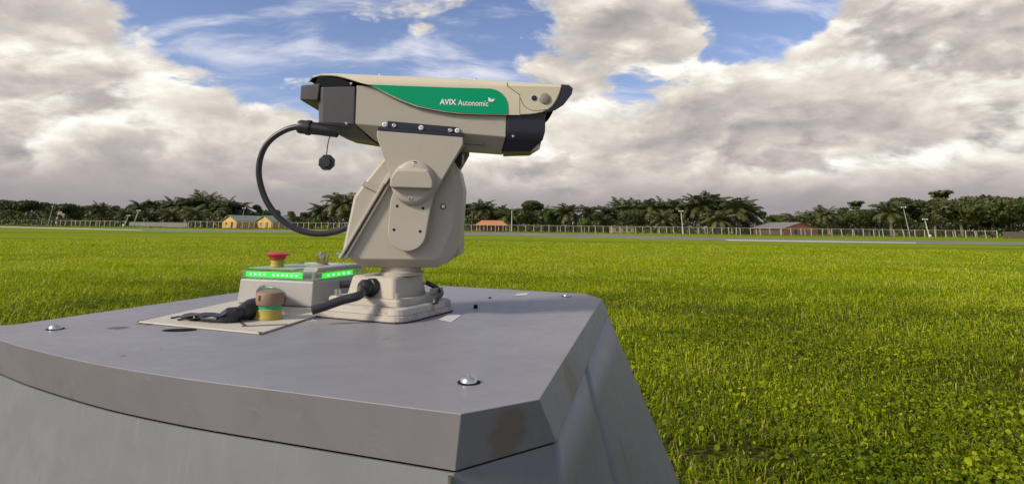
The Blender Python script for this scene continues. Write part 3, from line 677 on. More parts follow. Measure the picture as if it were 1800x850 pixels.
# rear connector and big cable loop
lp = thing('camera_cable', 'thick black cable looping from the camera rear down to the pan tilt body', 'cable', ay(523, 225, YM-.02))
YL = YM-.03
c0 = ay(523, 222, YL); c1_ = ay(600, 232, YL); ax = (c1_-c0).normalized(); s_ = .00172
k = MB(); k.lathe([(.010, 0), (.0165, .003), (.0185, .008), (.0185, .024), (.0205, .026), (.0205, .036), (.0172, .038), (.0165, .060), (.0165, .11)], c0, ax, 20); k.build('connector', rubber, lp)
loop = [(526, 222.5), (512, 225), (497, 231), (480, 242), (466, 258), (457.5, 279), (455, 303), (459, 328), (468, 352), (481, 372), (498, 389), (520, 402), (545, 409.5), (570, 410.5), (592, 406.5), (612, 399)]
lq = catmull([ay(x, y, YL+(.05*i/15)) for i, (x, y) in enumerate(loop)], 5)
k = MB(); k.tube(lq, .0080, 12); k.build('sheath', cablem, lp)
dc = thing('dust_cap', 'small black octagonal dust cap hanging on a thin cord below the camera rear', 'cap', ay(575, 285, YL))
k = MB(); c0 = ay(574.5, 285.5, YL)
k.rings([[c0+Vector((math.cos(R(22.5+45*i))*r_, dy, math.sin(R(22.5+45*i))*r_)) for i in range(8)] for r_, dy in ((.0195, -.0075), (.0215, -.006), (.0215, .006), (.0195, .0075))], True, smooth=False)
k.lathe([(.0135, 0), (.012, .002), (.001, .002)], c0+Vector((0, -.010, 0)), NY, 18); k.build('cap_body', rubber, dc)
k = MB(); k.tube(catmull([ay(574, 274, YL), ay(575.5, 258, YL), ay(578, 246, YL), ay(581.5, 236, YL)], 5), .0016, 6); k.build('cord', cablem, dc)

# ------------------------------------------------------------------ buildings beyond the field
concm = simple('weathered_concrete', (.23, .215, .20), .85, var=.2, scale=.6)
yelw = simple('yellow_render', (.60, .37, .09), .8, var=.12, scale=.5)
greenr = simple('green_roof_sheet', (.17, .215, .165), .6, var=.15, scale=.4)
redw = simple('red_render', (.30, .105, .09), .8, var=.15, scale=.5)
brownr = simple('grey_brown_roof', (.21, .185, .165), .7, var=.2, scale=.4)
orr = simple('orange_roof_tile', (.50, .20, .07), .75, var=.25, scale=.8)
brickw = simple('dull_red_wall', (.20, .085, .06), .85, var=.2, scale=.6)
doorm = simple('dark_door', (.06, .04, .035), .7)
whitem = simple('dull_white_paint', (.70, .68, .62), .6, var=.1, scale=2)
tanw = simple('tan_render', (.33, .27, .17), .85, var=.2, scale=.5)
def gable(name, mats, parent, P, wdir, ldir, w, L, eave, ridge, over=.45, doors=(), wins=()):
    P = Vector(P); wd = Vector(wdir).normalized(); ld = Vector(ldir).normalized()
    sec = [P-wd*w/2, P+wd*w/2, P+wd*w/2+UP*eave, P+UP*ridge, P-wd*w/2+UP*eave]
    k = MB(); k.extr(sec, ld*L); wl = k.build('wall', mats[0], parent)
    th = .16
    for sg in (-1, 1):
        slope = (ridge-eave)/(w/2); e_ = P+wd*(sg*(w/2+over))+UP*(eave-slope*over+.03); r_ = P+UP*(ridge+.03)
        q = [e_-ld*over, r_-ld*over, r_-ld*over+UP*th, e_-ld*over+UP*th]
        k = MB(); k.extr(q, ld*(L+2*over)); k.build('roof', mats[1], parent)
    for off, dw, z0, z1 in wins:
        c_0 = P+wd*off-ld*.05; k = MB()
        k.extr([c_0-wd*dw/2+UP*z0, c_0+wd*dw/2+UP*z0, c_0+wd*dw/2+UP*z1, c_0-wd*dw/2+UP*z1], ld*.1); f_ = k.build('window', whitem, parent)
        k = MB(); c_0 = c_0-ld*.02
        k.extr([c_0-wd*(dw/2-.1)+UP*(z0+.1), c_0+wd*(dw/2-.1)+UP*(z0+.1), c_0+wd*(dw/2-.1)+UP*(z1-.1), c_0-wd*(dw/2-.1)+UP*(z1-.1)], ld*.04); k.build('pane', doorm, f_)
    for off, dw, dh in doors:
        c_0 = P+wd*off-ld*.04
        k = MB(); k.extr([c_0-wd*dw/2+UP*.05, c_0+wd*dw/2+UP*.05, c_0+wd*dw/2+UP*dh, c_0-wd*dw/2+UP*dh], ld*.08); k.build('door', mats[2], parent)
def gz(x, Y): p = ay(x, 400, Y); return Vector((p.x, Y, 0))
YHs = 188
s_px = YHs/F
yh_ = thing('yellow_house', 'low yellow house with two gables and green roof behind the fence', 'house', gz(430, YHs))
for x in (402, 463):
    gable('gable', (yelw, greenr, doorm), yh_, gz(x, YHs), (.80, -.60, 0), (.60, .80, 0), 8.2, 7.5, 2.15, 3.75, doors=((1.7, 1.1, 1.9),), wins=((-1.6, 1.2, .9, 1.8),))
k = MB(); p0 = gz(418, YHs+6); k.box(p0+Vector((3.5, 2, 0)), (8, 4, 2.3), R(0)); k.build('link_wall', yelw, yh_)
k = MB(); q0 = gz(411, YHs+2.5); k.extr([q0+UP*2.2, q0+Vector((0, 5, 1.5))+UP*2.2, q0+Vector((0, 5, 1.62))+UP*2.2, q0+UP*2.35], (7.6, 0, 0)); k.build('link_roof', greenr, yh_)
lit_redw = simple('lit_red_render', (.56, .19, .16), .8, var=.15, scale=.5)  # red render with the gable's lit look put into its base colour
rh = thing('red_house', 'low red walled house with grey brown gabled roof behind the fence', 'house', gz(1395, 183))
gable('gable', (simple('shaded_side_wall', (.10, .065, .05), .85, var=.2, scale=.5), brownr, doorm), rh, gz(1407, 183), (.88, .47, 0), (-.47, .88, 0), 16, 10.5, 1.9, 3.6, .6, doors=((-2.2, 1.0, 1.7),), wins=((1.8, 1.3, .8, 1.7), (4.4, 1.2, .8, 1.6)))  # side walls coloured dark to imitate the shade under the eaves
P0 = gz(1407, 183)-Vector((-.47, .88, 0))*.035; wd0 = Vector((.88, .47, 0)).normalized()
k = MB(); k.extr([P0-wd0*7.95, P0+wd0*7.95, P0+wd0*7.95+UP*1.88, P0+UP*3.55, P0-wd0*7.95+UP*1.88], Vector((-.47, .88, 0))*.03); k.build('gable_wall', lit_redw, rh)
oh = thing('orange_roofed_hut', 'open hut with orange hipped roof and red walls left of the lamp pole', 'hut', gz(864, 184))
hp0 = gz(864, 186); k = MB()
ev = [hp0+Vector((sx*5.1, sy*3.2, 1.75)) for sx, sy in ((-1, -1), (1, -1), (1, 1), (-1, 1))]; rg = [hp0+Vector((-3.0, 0, 3.25)), hp0+Vector((3.0, 0, 3.25))]
k.add(ev+rg, [[0, 1, 5, 4], [1, 2, 5], [2, 3, 4, 5], [3, 0, 4], [3, 2, 1, 0]]); k.build('roof', orr, oh)
k = MB(); k.box(hp0+Vector((0, .8, 0)), (8.6, 3.2, 1.74)); k.build('wall', brickw, oh)
for i in range(5):
    k = MB(); k.box(hp0+Vector((-4.4+2.2*i, -2.8, 0)), (.16, .16, 1.78)); k.build('post', whitem, oh)
th_ = thing('tan_hut', 'low tan block hut behind the fence beneath the olive bush', 'hut', gz(1092, 186))
k = MB(); k.box(gz(1092, 188), (6.2, 4, 1.85)); k.build('wall', tanw, th_)
k = MB(); k.box(gz(1092, 188)+UP*1.86, (6.8, 4.6, .14)); k.build('roof', brownr, th_)
for dx in (-1.6, .6, 2.0):
    k = MB(); k.box(gz(1092, 188)+Vector((dx, -2.02, .55)), (.8, .06, .8)); k.build('window', doorm, th_)

# ------------------------------------------------------------------ fences and walls
def fline(x):   # distance of the fence line at picture column x
    return float(np.interp(x, [-40, 225, 330, 560, 900, 1300, 1760], [205, 190, 186, 178, 172, 164, 158]))
wirem = simple('dull_wire', (.13, .11, .085), .7, var=.1, scale=.3)
postm = simple('concrete_post', (.46, .42, .34), .85, var=.2, scale=1.5)
def fence(name, label, xs, hgt, wires, post_w, rail, mat_w=wirem, tiltamt=.0, pm=postm, group=None):
    jr = random.Random(len(xs)); xs = [xs[0]]+[x+jr.uniform(-1.3, 1.3) for x in xs[1:]]
    root = thing(name, label, 'fence', gz(xs[0], fline(xs[0])), group)
    pts = [gz(x, fline(x)) for x in xs]; me = None
    for i, p in enumerate(pts):
        k = MB()
        if me is None:
            k.box(p, (post_w, post_w, hgt)); o = k.build('post', pm, root, fix=True); me = o
        else:
            o = me.copy(); COL.objects.link(o); o.parent = root; o.location = (p-gz(xs[0], fline(xs[0])))
        rr_ = random.Random(i)
        if i: o.scale = (1, 1, 1+rr_.uniform(-.10, .07)); o.rotation_euler = (0, rr_.gauss(0, .03), 0)
    k = MB()
    for a_, b_ in zip(pts[:-1], pts[1:]):
        for z in wires: k.tube([a_+UP*z, b_+UP*z], .016, 3)
        for j in range(1, 6):
            q = a_.lerp(b_, j/6); k.tube([q+UP*wires[0], q+UP*wires[-1]], .012, 3)
    o = k.build('wire_mesh', mat_w, root, kind='stuff', fix=False)
    if rail:
        k = MB(); k.tube([p+UP*(hgt-.08) for p in pts], .045, 5); k.build('top_rail', pm, root, fix=False)
    return root
fence('wire_fence', 'long wire fence with pale concrete posts running right from the grey wall', list(np.concatenate([np.arange(331, 620, 10.6), np.arange(620, 815, 13), np.arange(815, 1300, 13.7), np.arange(1300, 1765, 18)])), 1.95, np.linspace(.15, 1.85, 9), .15, True)
fence('rail_fence', 'shorter brown wire fence at far left running up to the grey wall', list(np.arange(-40, 226, 8.6)), 1.75, np.linspace(.12, 1.65, 12), .15, True)
old = fline
def fline(x): return old(x)+9
fence('wire_fence', 'second wire fence with sparser posts standing behind the main fence at right', list(np.arange(985, 1740, 43)), 1.7, np.linspace(.3, 1.6, 4), .14, False)
fline = old
a_, b_ = gz(226, fline(226)), gz(329, fline(329)); d = (b_-a_)
gw = thing('grey_wall', 'plain grey block wall joining the two fences left of the yellow house', 'wall', a_)
k = MB(); k.extr([a_, b_, b_+UP*1.42, a_+UP*1.42], (0, .2, 0)); k.build('wall_face', concm, gw)
k = MB(); k.extr([a_+UP*1.423+Vector((0, -.05, 0)), b_+UP*1.423+Vector((0, -.05, 0)), b_+UP*1.51+Vector((0, -.05, 0)), a_+UP*1.51+Vector((0, -.05, 0))], (0, .3, 0)); k.build('coping', concm, gw)
bw = thing('brown_wall', 'low brown wall at the far right end of the fence', 'wall', gz(1762, 160))
k = MB(); k.extr([gz(1762, 160), gz(1960, 158), gz(1960, 158)+UP*1.75, gz(1762, 160)+UP*1.75], (0, .2, 0)); k.build('wall_face', simple('brown_block', (.12, .095, .07), .9, var=.2, scale=.7), bw)

# ------------------------------------------------------------------ lamp poles
polem = simple('pale_pole', (.52, .49, .42), .7, var=.15, scale=1.5)
greyp = simple('grey_pole', (.30, .29, .27), .7, var=.15, scale=1.5)
redp = simple('red_band_paint', (.35, .06, .04), .7)
def lamp(label, xb, yb_top, Y, mat, heads=2, lean=0., box=False, bands=False, thick=.11, spread=.9, base=True):
    b = gz(xb, Y); ht = ay(xb, yb_top, Y).z
    root = thing('lamp_pole', label, 'lamp pole', b, 'light poles along the fence')
    tp_ = b+Vector((lean, 0, ht))
    if bands:
        for i in range(7):
            k = MB(); k.tube([b.lerp(tp_, i/7), b.lerp(tp_, (i+1)/7)], thick, 8); k.build('pole_band', redp if i % 2 == 0 else whitem, root)
    else:
        k = MB(); k.tube([b, tp_], [thick*1.25, thick*.8], 8); k.build('pole', mat, root)
    if heads:
        k = MB(); k.tube([tp_+Vector((-spread/2, 0, -.1)), tp_+Vector((spread/2, 0, -.1))], .05, 6); k.build('cross_arm', mat, root)
        for i in range(heads):
            c_0 = tp_+Vector(((i/(max(1, heads-1))-.5)*spread if heads > 1 else 0, -.12, .0))
            k = MB(); k.lathe([(.08, -.05), (.18, .08), (.20, .20), (.10, .28)], c_0+Vector((0, .05, -.15)), (0, -.6, -.35), 10); k.build('lamp_head', whitem, root)
    if box:
        k = MB(); k.box(b+Vector((-.05, -.25, .25)), (.45, .3, .55)); k.build('switch_box', whitem, root)
    return root
lamp('thin grey light pole with one lamp at far left beside the flat topped tree', 83.5, 361.5, 196, greyp, 1, .6, spread=.5)
lamp('red and white banded mast with two white floodlights low on its right side', 96.5, 369.5, 188, whitem, 0, .5, bands=True, thick=.15)
r1 = [o for o in SC.objects if o.name.startswith('lamp_pole')][-1]
for x, y in ((106, 373.5), (111, 377)):
    k = MB(); k.lathe([(.15, -.1), (.42, .18), (.46, .3), (.2, .4)], ay(x, y, 187.6), (.5, -.7, -.2), 12); k.build('lamp_head', whitem, r1)
    k = MB(); k.tube([ay(98.5, y-1, 188), ay(x, y, 187.6)], .05, 6); k.build('side_arm', greyp, r1)
lamp('shorter of two leaning poles by the grey wall with white box at its foot', 217.5, 377.5, 181, polem, 2, 1.0, True, spread=.8)
lamp('taller of the two leaning concrete poles at left end of grey wall', 232.5, 368.5, 182, polem, 2, 1.3, spread=.9, thick=.14)
lamp('thin grey pole with one white lamp rising in front of the yellow house roof', 424, 364.5, 186, greyp, 2, .35, spread=.8)
lamp('slim pole with two lamps between the orange hut and the round tree', 899.5, 365, 171, polem, 2, .0, spread=.8)
lamp('pale slim pole with two small lamps in front of the tallest palm grove', 1200.5, 369.5, 160, polem, 2, -.35, spread=1.0)
lamp('tall leaning grey pole with two bright lamps right of the red house', 1598, 363, 160, greyp, 2, -.9, spread=1.0)
lamp('short pale leaning pole with white base box at right beyond the runway line', 1632, 384, 152, polem, 2, -.7, True, spread=1.1)

# ------------------------------------------------------------------ vegetation
palmm = leafmat('palm_leaf', (.030, .040, .013), (.135, .145, .052), .16, rough=.42)
broadm = leafmat('broad_leaf', (.026, .036, .011), (.108, .122, .034), .16)
brightm = leafmat('bright_leaf', (.050, .085, .012), (.12, .17, .03), .25)
barkm = simple('palm_bark', (.17, .14, .105), .95, var=.35, scale=2.5, bump=.6, bscale=12)
def np_mesh(name, V, Fq, mats, attr=None):
    """Fq: one array of faces, or a tuple of arrays with different corner counts"""
    me = bpy.data.meshes.new(name); V = np.asarray(V, np.float32).reshape(-1, 3)
    parts = [np.asarray(f, np.int32) for f in (Fq if isinstance(Fq, tuple) else (Fq,))]
    flat = np.concatenate([f.ravel() for f in parts]); tot = np.concatenate([np.full(len(f), f.shape[1], np.int32) for f in parts])
    me.vertices.add(len(V)); me.vertices.foreach_set('co', V.ravel())
    me.loops.add(len(flat)); me.loops.foreach_set('vertex_index', flat)
    me.polygons.add(len(tot)); me.polygons.foreach_set('loop_start', (np.cumsum(tot)-tot).astype(np.int32)); me.polygons.foreach_set('loop_total', tot)
    me.materials.append(mats)
    if attr is not None:
        at = me.attributes.new('tone', 'FLOAT', 'POINT'); at.data.foreach_set('value', np.asarray(attr, np.float32))
    me.update(calc_edges=True); return me
def palm_crown(seed, nf, L, up=1.0):
    r_ = random.Random(seed); V = []; Fq = []
    for i in range(nf):
        t = i/(nf-1); azm = i*2.39996+r_.uniform(-.2, .2); el = R(84-105*t**.9+r_.uniform(-9, 9)); l_ = L*(.72+.38*math.sin(math.pi*min(1, .25+t*.7)))*r_.uniform(.85, 1.1)
        h = Vector((math.cos(azm), math.sin(azm), 0)); sd = Vector((-h.y, h.x, 0)); p = Vector((0, 0, 0))+h*.25
        ns = 15; droop = R(r_.uniform(4.5, 8.5))
        for j in range(ns):
            d = h*math.cos(el)+UP*math.sin(el); q = p+d*(l_/ns)
            nrm = sd.cross(d)
            b = len(V); wd = .11*(1-j/ns)+.03
            V += [p-sd*wd, p+sd*wd, q+sd*wd*.8, q-sd*wd*.8]; Fq.append([b, b+1, b+2, b+3])
            if j > 1:
                ll = (1.25*math.sin(math.pi*(j/ns)*.85+.30)+.12)*L/5.0
                for sg in (-1, 1):
                    for off in (0., .5):
                        o = p.lerp(q, off); dirn = (sd*sg*.86+d*.5+nrm*.20*r_.uniform(-.3, 1.3)-UP*r_.uniform(.15, .75)).normalized()
                        wv = d*.125*L/5; e = o+dirn*ll*r_.uniform(.8, 1.1); mid = o.lerp(e, .5)+UP*.08
                        b = len(V); V += [o, mid-wv, e, mid+wv]; Fq.append([b, b+1, b+2, b+3])
            p = q; el -= droop*(.4+1.2*j/ns)
    return V, Fq
def trunk_mesh(name, h, r0_, r1_, seed, rough=.12, lean=.4):
    r_ = random.Random(seed); k = MB(); rings = []; n_ = 9
    for i in range(11):
        t = i/10; rad = r0_+(r1_-r0_)*t; c_0 = Vector((lean*t*t, .2*lean*t, h*t))
        rings.append([c_0+Vector((math.cos(a0), math.sin(a0), 0))*rad*(1+r_.uniform(-rough, rough)) for a0 in [2*math.pi*j/n_ for j in range(n_)]])
    k.rings(rings, True, smooth=True); return k
PALMS = []; BROADS = []
def proto_mesh(k, name, mat):
    me = bpy.data.meshes.new(name); me.from_pydata([tuple(v) for v in k.v], [], k.f); me.materials.append(mat)
    for p in me.polygons: p.use_smooth = True
    return me
for s in range(6):
    hh = [6.2, 5.4, 6.8, 5.8, 6.4, 3.6][s]
    V, Fq = palm_crown(s+1, [36, 32, 38, 34, 40, 30][s], [5.0, 4.6, 5.2, 4.8, 5.4, 4.6][s])
    cm = np_mesh('palm_crown', [tuple(v+Vector((.4, .08, hh))) for v in V], Fq, palmm)
    zmx = max(v.z for v in V)+hh
    # shaggy trunk: old leaf bases and dead fronds
    tm = proto_mesh(trunk_mesh('palm_trunk', hh+.2, .42, .36, s, .22), 'palm_trunk', barkm)
    PALMS.append((cm, tm, zmx))
def broad_crown(seed, nb, nl, wide, ht, leaf, sparse=0.):
    r_ = np.random.default_rng(seed); V = []; Fq = []; limbs = []
    for b in range(nb):
        a0 = r_.uniform(0, 2*math.pi); rad = wide*math.sqrt(r_.uniform(0, .75)); cz = ht*r_.uniform(.42, .90)
        if b < 2 and sparse < .9: rad *= .3; cz = ht*.86
        if sparse > .9: cz = ht*(.38+.6*b/(nb-1)); rad = wide*.6*(1-b/nb)+.2
        c_0 = np.array([rad*math.cos(a0), rad*math.sin(a0)*.8, cz]); sz = np.array([1, 1, .62+.2*r_.uniform()])*wide*r_.uniform(.30, .52)
        if cz+sz[2] > ht*1.02: c_0[2] = ht*1.02-sz[2]
        limbs.append(c_0)
        n_ = nl//nb
        u = r_.normal(size=(n_, 3)); u /= np.linalg.norm(u, axis=1)[:, None]; rr2 = r_.uniform(.35+.3*(1-sparse), 1.05, n_)**.7
        lump = 1+.22*np.sin(5*u[:, 0]+b)*np.sin(4*u[:, 1]+2*b)*np.cos(5*u[:, 2])
        P_ = c_0+u*sz*(rr2*lump)[:, None]
        if sparse > .9: P_ = c_0+u*sz*(rr2*lump)[:, None]*np.array([1.25, 1.25, .34])
        t1 = r_.normal(size=(n_, 3))+np.array([0, 0, -.3]); t1 /= np.linalg.norm(t1, axis=1)[:, None]; t2 = np.cross(t1, u+.4*r_.normal(size=(n_, 3))); t2 /= np.linalg.norm(t2, axis=1)[:, None]+1e-6
        s1 = leaf*r_.uniform(.6, 1.3, n_)[:, None]; s2 = s1*.55
        q = np.stack([P_-t1*s1, P_+t2*s2, P_+t1*s1, P_-t2*s2], 1).reshape(-1, 3); base = len(V)*1
        V.append(q)
    V = np.concatenate(V); Fq = np.arange(len(V)).reshape(-1, 4); return V, Fq, limbs
specs = [(7, 3600, 3.6, 9.5, .36, 0), (8, 3800, 4.6, 8.5, .36, 0), (6, 3200, 3.0, 9.0, .34, .2), (9, 4200, 5.2, 8.0, .38, 0), (9, 2200, 3.4, 11.0, .36, 1.), (6, 2600, 2.6, 3.6, .24, 0)]
for s, (nb, nl, wd, ht, lf, spz) in enumerate(specs):
    V, Fq, limbs = broad_crown(20+s, nb, nl, wd, ht, lf, spz)
    k = trunk_mesh('trunk', ht*.55, .34 if ht > 5 else .12, .16 if ht > 5 else .06, s, .1, .1)
    for L_ in limbs:
        st_ = Vector((.05, 0, ht*.35)); en = Vector(L_); k.tube([st_, st_.lerp(en, .5)+Vector((0, 0, -.3)), en], [.14, .09, .04] if ht > 5 else [.05, .03, .02], 5)
    tm = proto_mesh(k, 'trunk', barkm)
    BROADS.append((np_mesh('crown', V, Fq, broadm), tm, float(V[:, 2].max()), np_mesh('crown', V, Fq, brightm)))
def plant(kind, var, x, ytop, Y, label, group=None, rot=None, wide=1.):
    b = gz(x, Y); zt_ = ay(x, ytop, Y).z; r_ = random.Random(int(x*13+ytop))
    if kind == 'P': cm, tm, zm = PALMS[var]; name, cat = 'oil_palm', 'palm tree'
    elif kind == 'U': cm, tm, zm = BROADS[5][3], BROADS[5][1], BROADS[5][2]; name, cat = 'bush', 'bush'
    elif kind == 'G': cm, tm, zm = BROADS[var][3], BROADS[var][1], BROADS[var][2]; name, cat = 'broadleaf_tree', 'tree'
    else: cm, tm, zm = BROADS[var][0], BROADS[var][1], BROADS[var][2]; name, cat = 'broadleaf_tree', 'tree'
    root = thing(name, label, cat, b, group); s = zt_/zm
    root.rotation_euler = (0, 0, r_.uniform(0, 6.28) if rot is None else rot); root.scale = (s*wide, s*wide, s)
    for nm, me in (('trunk', tm), ('crown', cm)):
        o = bpy.data.objects.new(nm, me); COL.objects.link(o); o.parent = root
T = [
 ('B', 1, 2, 350, 212, 'dark round broadleaf tree cut by the far left edge of the picture'),
 ('B', 3, 36, 350, 205, 'widest dark rounded tree left of the thin grey light pole'),
 ('B', 0, 68, 354, 214, 'dark tree directly left of the thin grey light pole'),
 ('B', 3, 107, 356, 204, 'dark flat topped tree spreading behind the red and white mast'),
 ('B', 1, 143, 361, 216, 'low dark tree between the banded mast and the star shaped palm'),
 ('P', 0, 172, 352, 196, 'star shaped oil palm alone left of the two leaning poles'),
 ('B', 0, 199, 360, 214, 'small dark tree right behind the star shaped palm'),
 ('P', 5, 219, 362, 193, 'low bushy palm behind the shorter leaning concrete pole'),
 ('P', 1, 243, 348, 202, 'ragged topped palm above the taller leaning concrete pole'),
 ('P', 5, 262, 366, 193, 'short olive palm low against the left half of the grey wall'),
 ('P', 3, 272, 350, 204, 'palm above the left half of the grey wall with swept fronds'),
 ('P', 2, 306, 345, 206, 'tall palm above the right half of the grey wall'),
 ('P', 5, 296, 362, 194, 'short palm low against the right half of the grey wall'),
 ('P', 5, 337, 358, 191, 'short star palm with visible trunk at the right end of the grey wall'),
 ('P', 4, 332, 344, 207, 'full headed palm behind the short star palm'),
 ('P', 2, 359, 334, 212, 'tallest palm of the left grove with its crown above all others'),
 ('P', 0, 390, 343, 209, 'dark palm above the left gable of the yellow house'),
 ('P', 1, 418, 350, 212, 'dark palm behind the lamp pole of the yellow house'),
 ('B', 1, 400, 352, 204, 'dark dense tree under the palms behind the left yellow gable'),
 ('B', 2, 447, 359, 216, 'dark round tree behind the right gable of the yellow house'),
 ('G', 3, 476, 367, 226, 'greener low tree behind the right end of the yellow house'),
 ('B', 0, 508, 370, 222, 'dull tree seen through the black cable loop beside the house'),
 ('P', 5, 522, 377, 192, 'low dark palm seen through the bottom of the cable loop'),
 ('B', 1, 540, 372, 214, 'dull low tree left of the two bright palms below the cable loop'),
 ('P', 1, 561, 353, 197, 'smaller of the two bright palms right of the cable loop'),
 ('U', 5, 552, 384, 184, 'green bush at the fence under the two bright palms'),
 ('P', 4, 597, 336, 193, 'larger of the two bright palms beside the pan tilt body'),
 ('B', 0, 625, 340, 206, 'dark tree half hidden by the left edge of the pan tilt body'),
 ('P', 3, 820, 355, 206, 'palm emerging from behind the right edge of the pan tilt body'),
 ('P', 2, 846, 350, 198, 'palm with one upright pale frond behind the orange roof'),
 ('P', 0, 873, 355, 205, 'palm above the right end of the orange roof'),
 ('P', 5, 893, 361, 196, 'lower palm behind the slim pole beside the orange hut'),
 ('B', 1, 926, 351, 196, 'round dense broadleaf tree just right of the slim pole by the orange hut'),
 ('P', 1, 955, 359, 212, 'palm behind the right shoulder of the round dense tree'),
 ('G', 3, 974, 366, 202, 'lighter green tree between the round dense tree and star topped palm'),
 ('P', 4, 1000, 357, 198, 'dark star topped palm with hanging lower fronds left of the bright bush'),
 ('U', 5, 1024, 382, 182, 'small bright green bush right behind the wire fence'),
 ('P', 3, 1040, 359, 203, 'dark palm rising over the small bright green bush'),
 ('P', 0, 1070, 357, 206, 'palm at the low left end of the big grove'),
 ('P', 2, 1099, 346, 210, 'palm with upright spikes above the tan hut'),
 ('P', 5, 1060, 372, 196, 'short palm low between the bright bush and tan hut'),
 ('B', 3, 1118, 368, 192, 'olive broadleaf bush like tree below the palms right of the tan hut'),
 ('P', 1, 1125, 345, 207, 'palm above the olive tree right of the tan hut'),
 ('P', 3, 1149, 349, 203, 'palm left of the pale slim pole with arching side fronds'),
 ('P', 5, 1164, 366, 193, 'short palm low just left of the pale slim pole'),
 ('P', 0, 1172, 344, 209, 'tall palm with upright spear left of the pale slim pole'),
 ('P', 4, 1199, 349, 204, 'palm straight behind the pale slim pole'),
 ('P', 2, 1229, 336, 198, 'tallest palm of the big grove with thick pale trunk'),
 ('P', 3, 1253, 338, 208, 'second tallest palm right beside the tallest one'),
 ('P', 1, 1278, 342, 204, 'dark palm between the tallest pair and the grove end palm'),
 ('P', 5, 1262, 364, 191, 'low palm at the fence under the tallest pair'),
 ('P', 4, 1299, 346, 194, 'broad palm with fanned fronds at the right end of the big grove'),
 ('P', 0, 1316, 353, 200, 'outermost palm at the right end of the big grove'),
 ('G', 2, 1344, 370, 216, 'sparse pale green tree behind the left end of the red house roof'),
 ('G', 3, 1370, 376, 220, 'low pale green tree above the red house ridge'),
 ('P', 5, 1402, 370, 200, 'dark palm behind the red house gable'),
 ('P', 1, 1427, 368, 205, 'dark palm behind the right eave of the red house'),
 ('P', 2, 1456, 360, 195, 'upright dark palm just right of the red house'),
 ('B', 0, 1482, 363, 203, 'dense tree right of the upright dark palm'),
 ('B', 4, 1512, 352, 200, 'tall ragged sparse tree between red house and the tall leaning lamp pole'),
 ('B', 3, 1527, 366, 196, 'wide low tree at the foot of the tall ragged tree'),
 ('P', 4, 1566, 352, 188, 'palm with pale lit fronds left of the tall leaning lamp pole'),
 ('B', 1, 1588, 346, 204, 'smooth domed dark tree behind the tall leaning lamp pole'),
 ('B', 0, 1618, 355, 207, 'dark tree between the two leaning lamp poles'),
 ('B', 2, 1644, 350, 196, 'tree behind the short leaning pole'),
 ('B', 4, 1666, 333, 192, 'tallest wispy tree right of the short leaning pole'),
 ('B', 3, 1690, 349, 186, 'broad olive tree right under the tallest wispy tree'),
 ('B', 1, 1716, 346, 200, 'mid height tree second from the dark far right clump'),
 ('B', 3, 1745, 341, 192, 'dark crowned tree above the left end of the brown wall'),
 ('B', 1, 1776, 345, 198, 'dark tree above the brown wall near the picture edge'),
 ('G', 3, 1806, 343, 196, 'green tree cut by the right edge of the picture'),
]
for t in T: plant(*t[:5], t[5], wide=1.12)
PX = sorted((t[2], t[3]) for t in T if t[0] != 'U' and t[1] != 5)
def skyline(x): return float(np.interp(x, [p[0] for p in PX], [p[1] for p in PX]))
# tall undergrowth behind the fence and the far wood closing the gaps: uncountable masses
def leaf_mass(name, label, mat, xr, Yf, hf, n_, leaf, seed, depth):
    r_ = np.random.default_rng(seed); x = r_.uniform(*xr, n_); P_ = []
    for xi in x:
        Y = Yf+r_.uniform(0, depth); p = gz(xi, Y); hmax = hf(xi); z = hmax*(r_.uniform()**.8)
        P_.append((p.x, Y, z))
    P_ = np.array(P_); t1 = r_.normal(size=(n_, 3)); t1 /= np.linalg.norm(t1, axis=1)[:, None]; t2 = np.cross(t1, r_.normal(size=(n_, 3))); t2 /= np.linalg.norm(t2, axis=1)[:, None]
    s1 = leaf*r_.uniform(.6, 1.4, n_)[:, None]
    q = np.stack([P_-t1*s1, P_+t2*s1*.6, P_+t1*s1, P_-t2*s1*.6], 1).reshape(-1, 3)
    me = np_mesh(name, q, np.arange(len(q)).reshape(-1, 4), mat); o = bpy.data.objects.new(name, me); COL.objects.link(o)
    return tag(o, label, 'undergrowth', None, 'stuff')
def wob_(x, a, b, s): return a+b*(math.sin(x*.021+s)+.6*math.sin(x*.057+2*s)+.4*math.sin(x*.131+3*s))
leaf_mass('far_wood', 'dark mass of far woodland closing the gaps behind the palms', broadm, (-260, 2060), 222, lambda x: max(2.5, (398-skyline(x))*.205*.80-.3+wob_(x, 0, .8, 1.)), 42000, .55, 4, 14)
leaf_mass('undergrowth', 'tangled dark undergrowth behind the fence at the foot of the trees', broadm, (-200, 2000), 197, lambda x: max(.6, (398-skyline(x))*.19*(.48 if x < 1480 else .66)+wob_(x, 0, 1.0, 2.)), 26000, .36, 5, 10)
leaf_mass('fence_weeds', 'rough weeds growing along the foot of the fences', leafmat('weed_leaf', (.06, .085, .015), (.14, .16, .03), .2), (-120, 1900), 156, lambda x: max(.08, wob_(x, .22, .16, 3.)), 9000, .16, 6, 26)

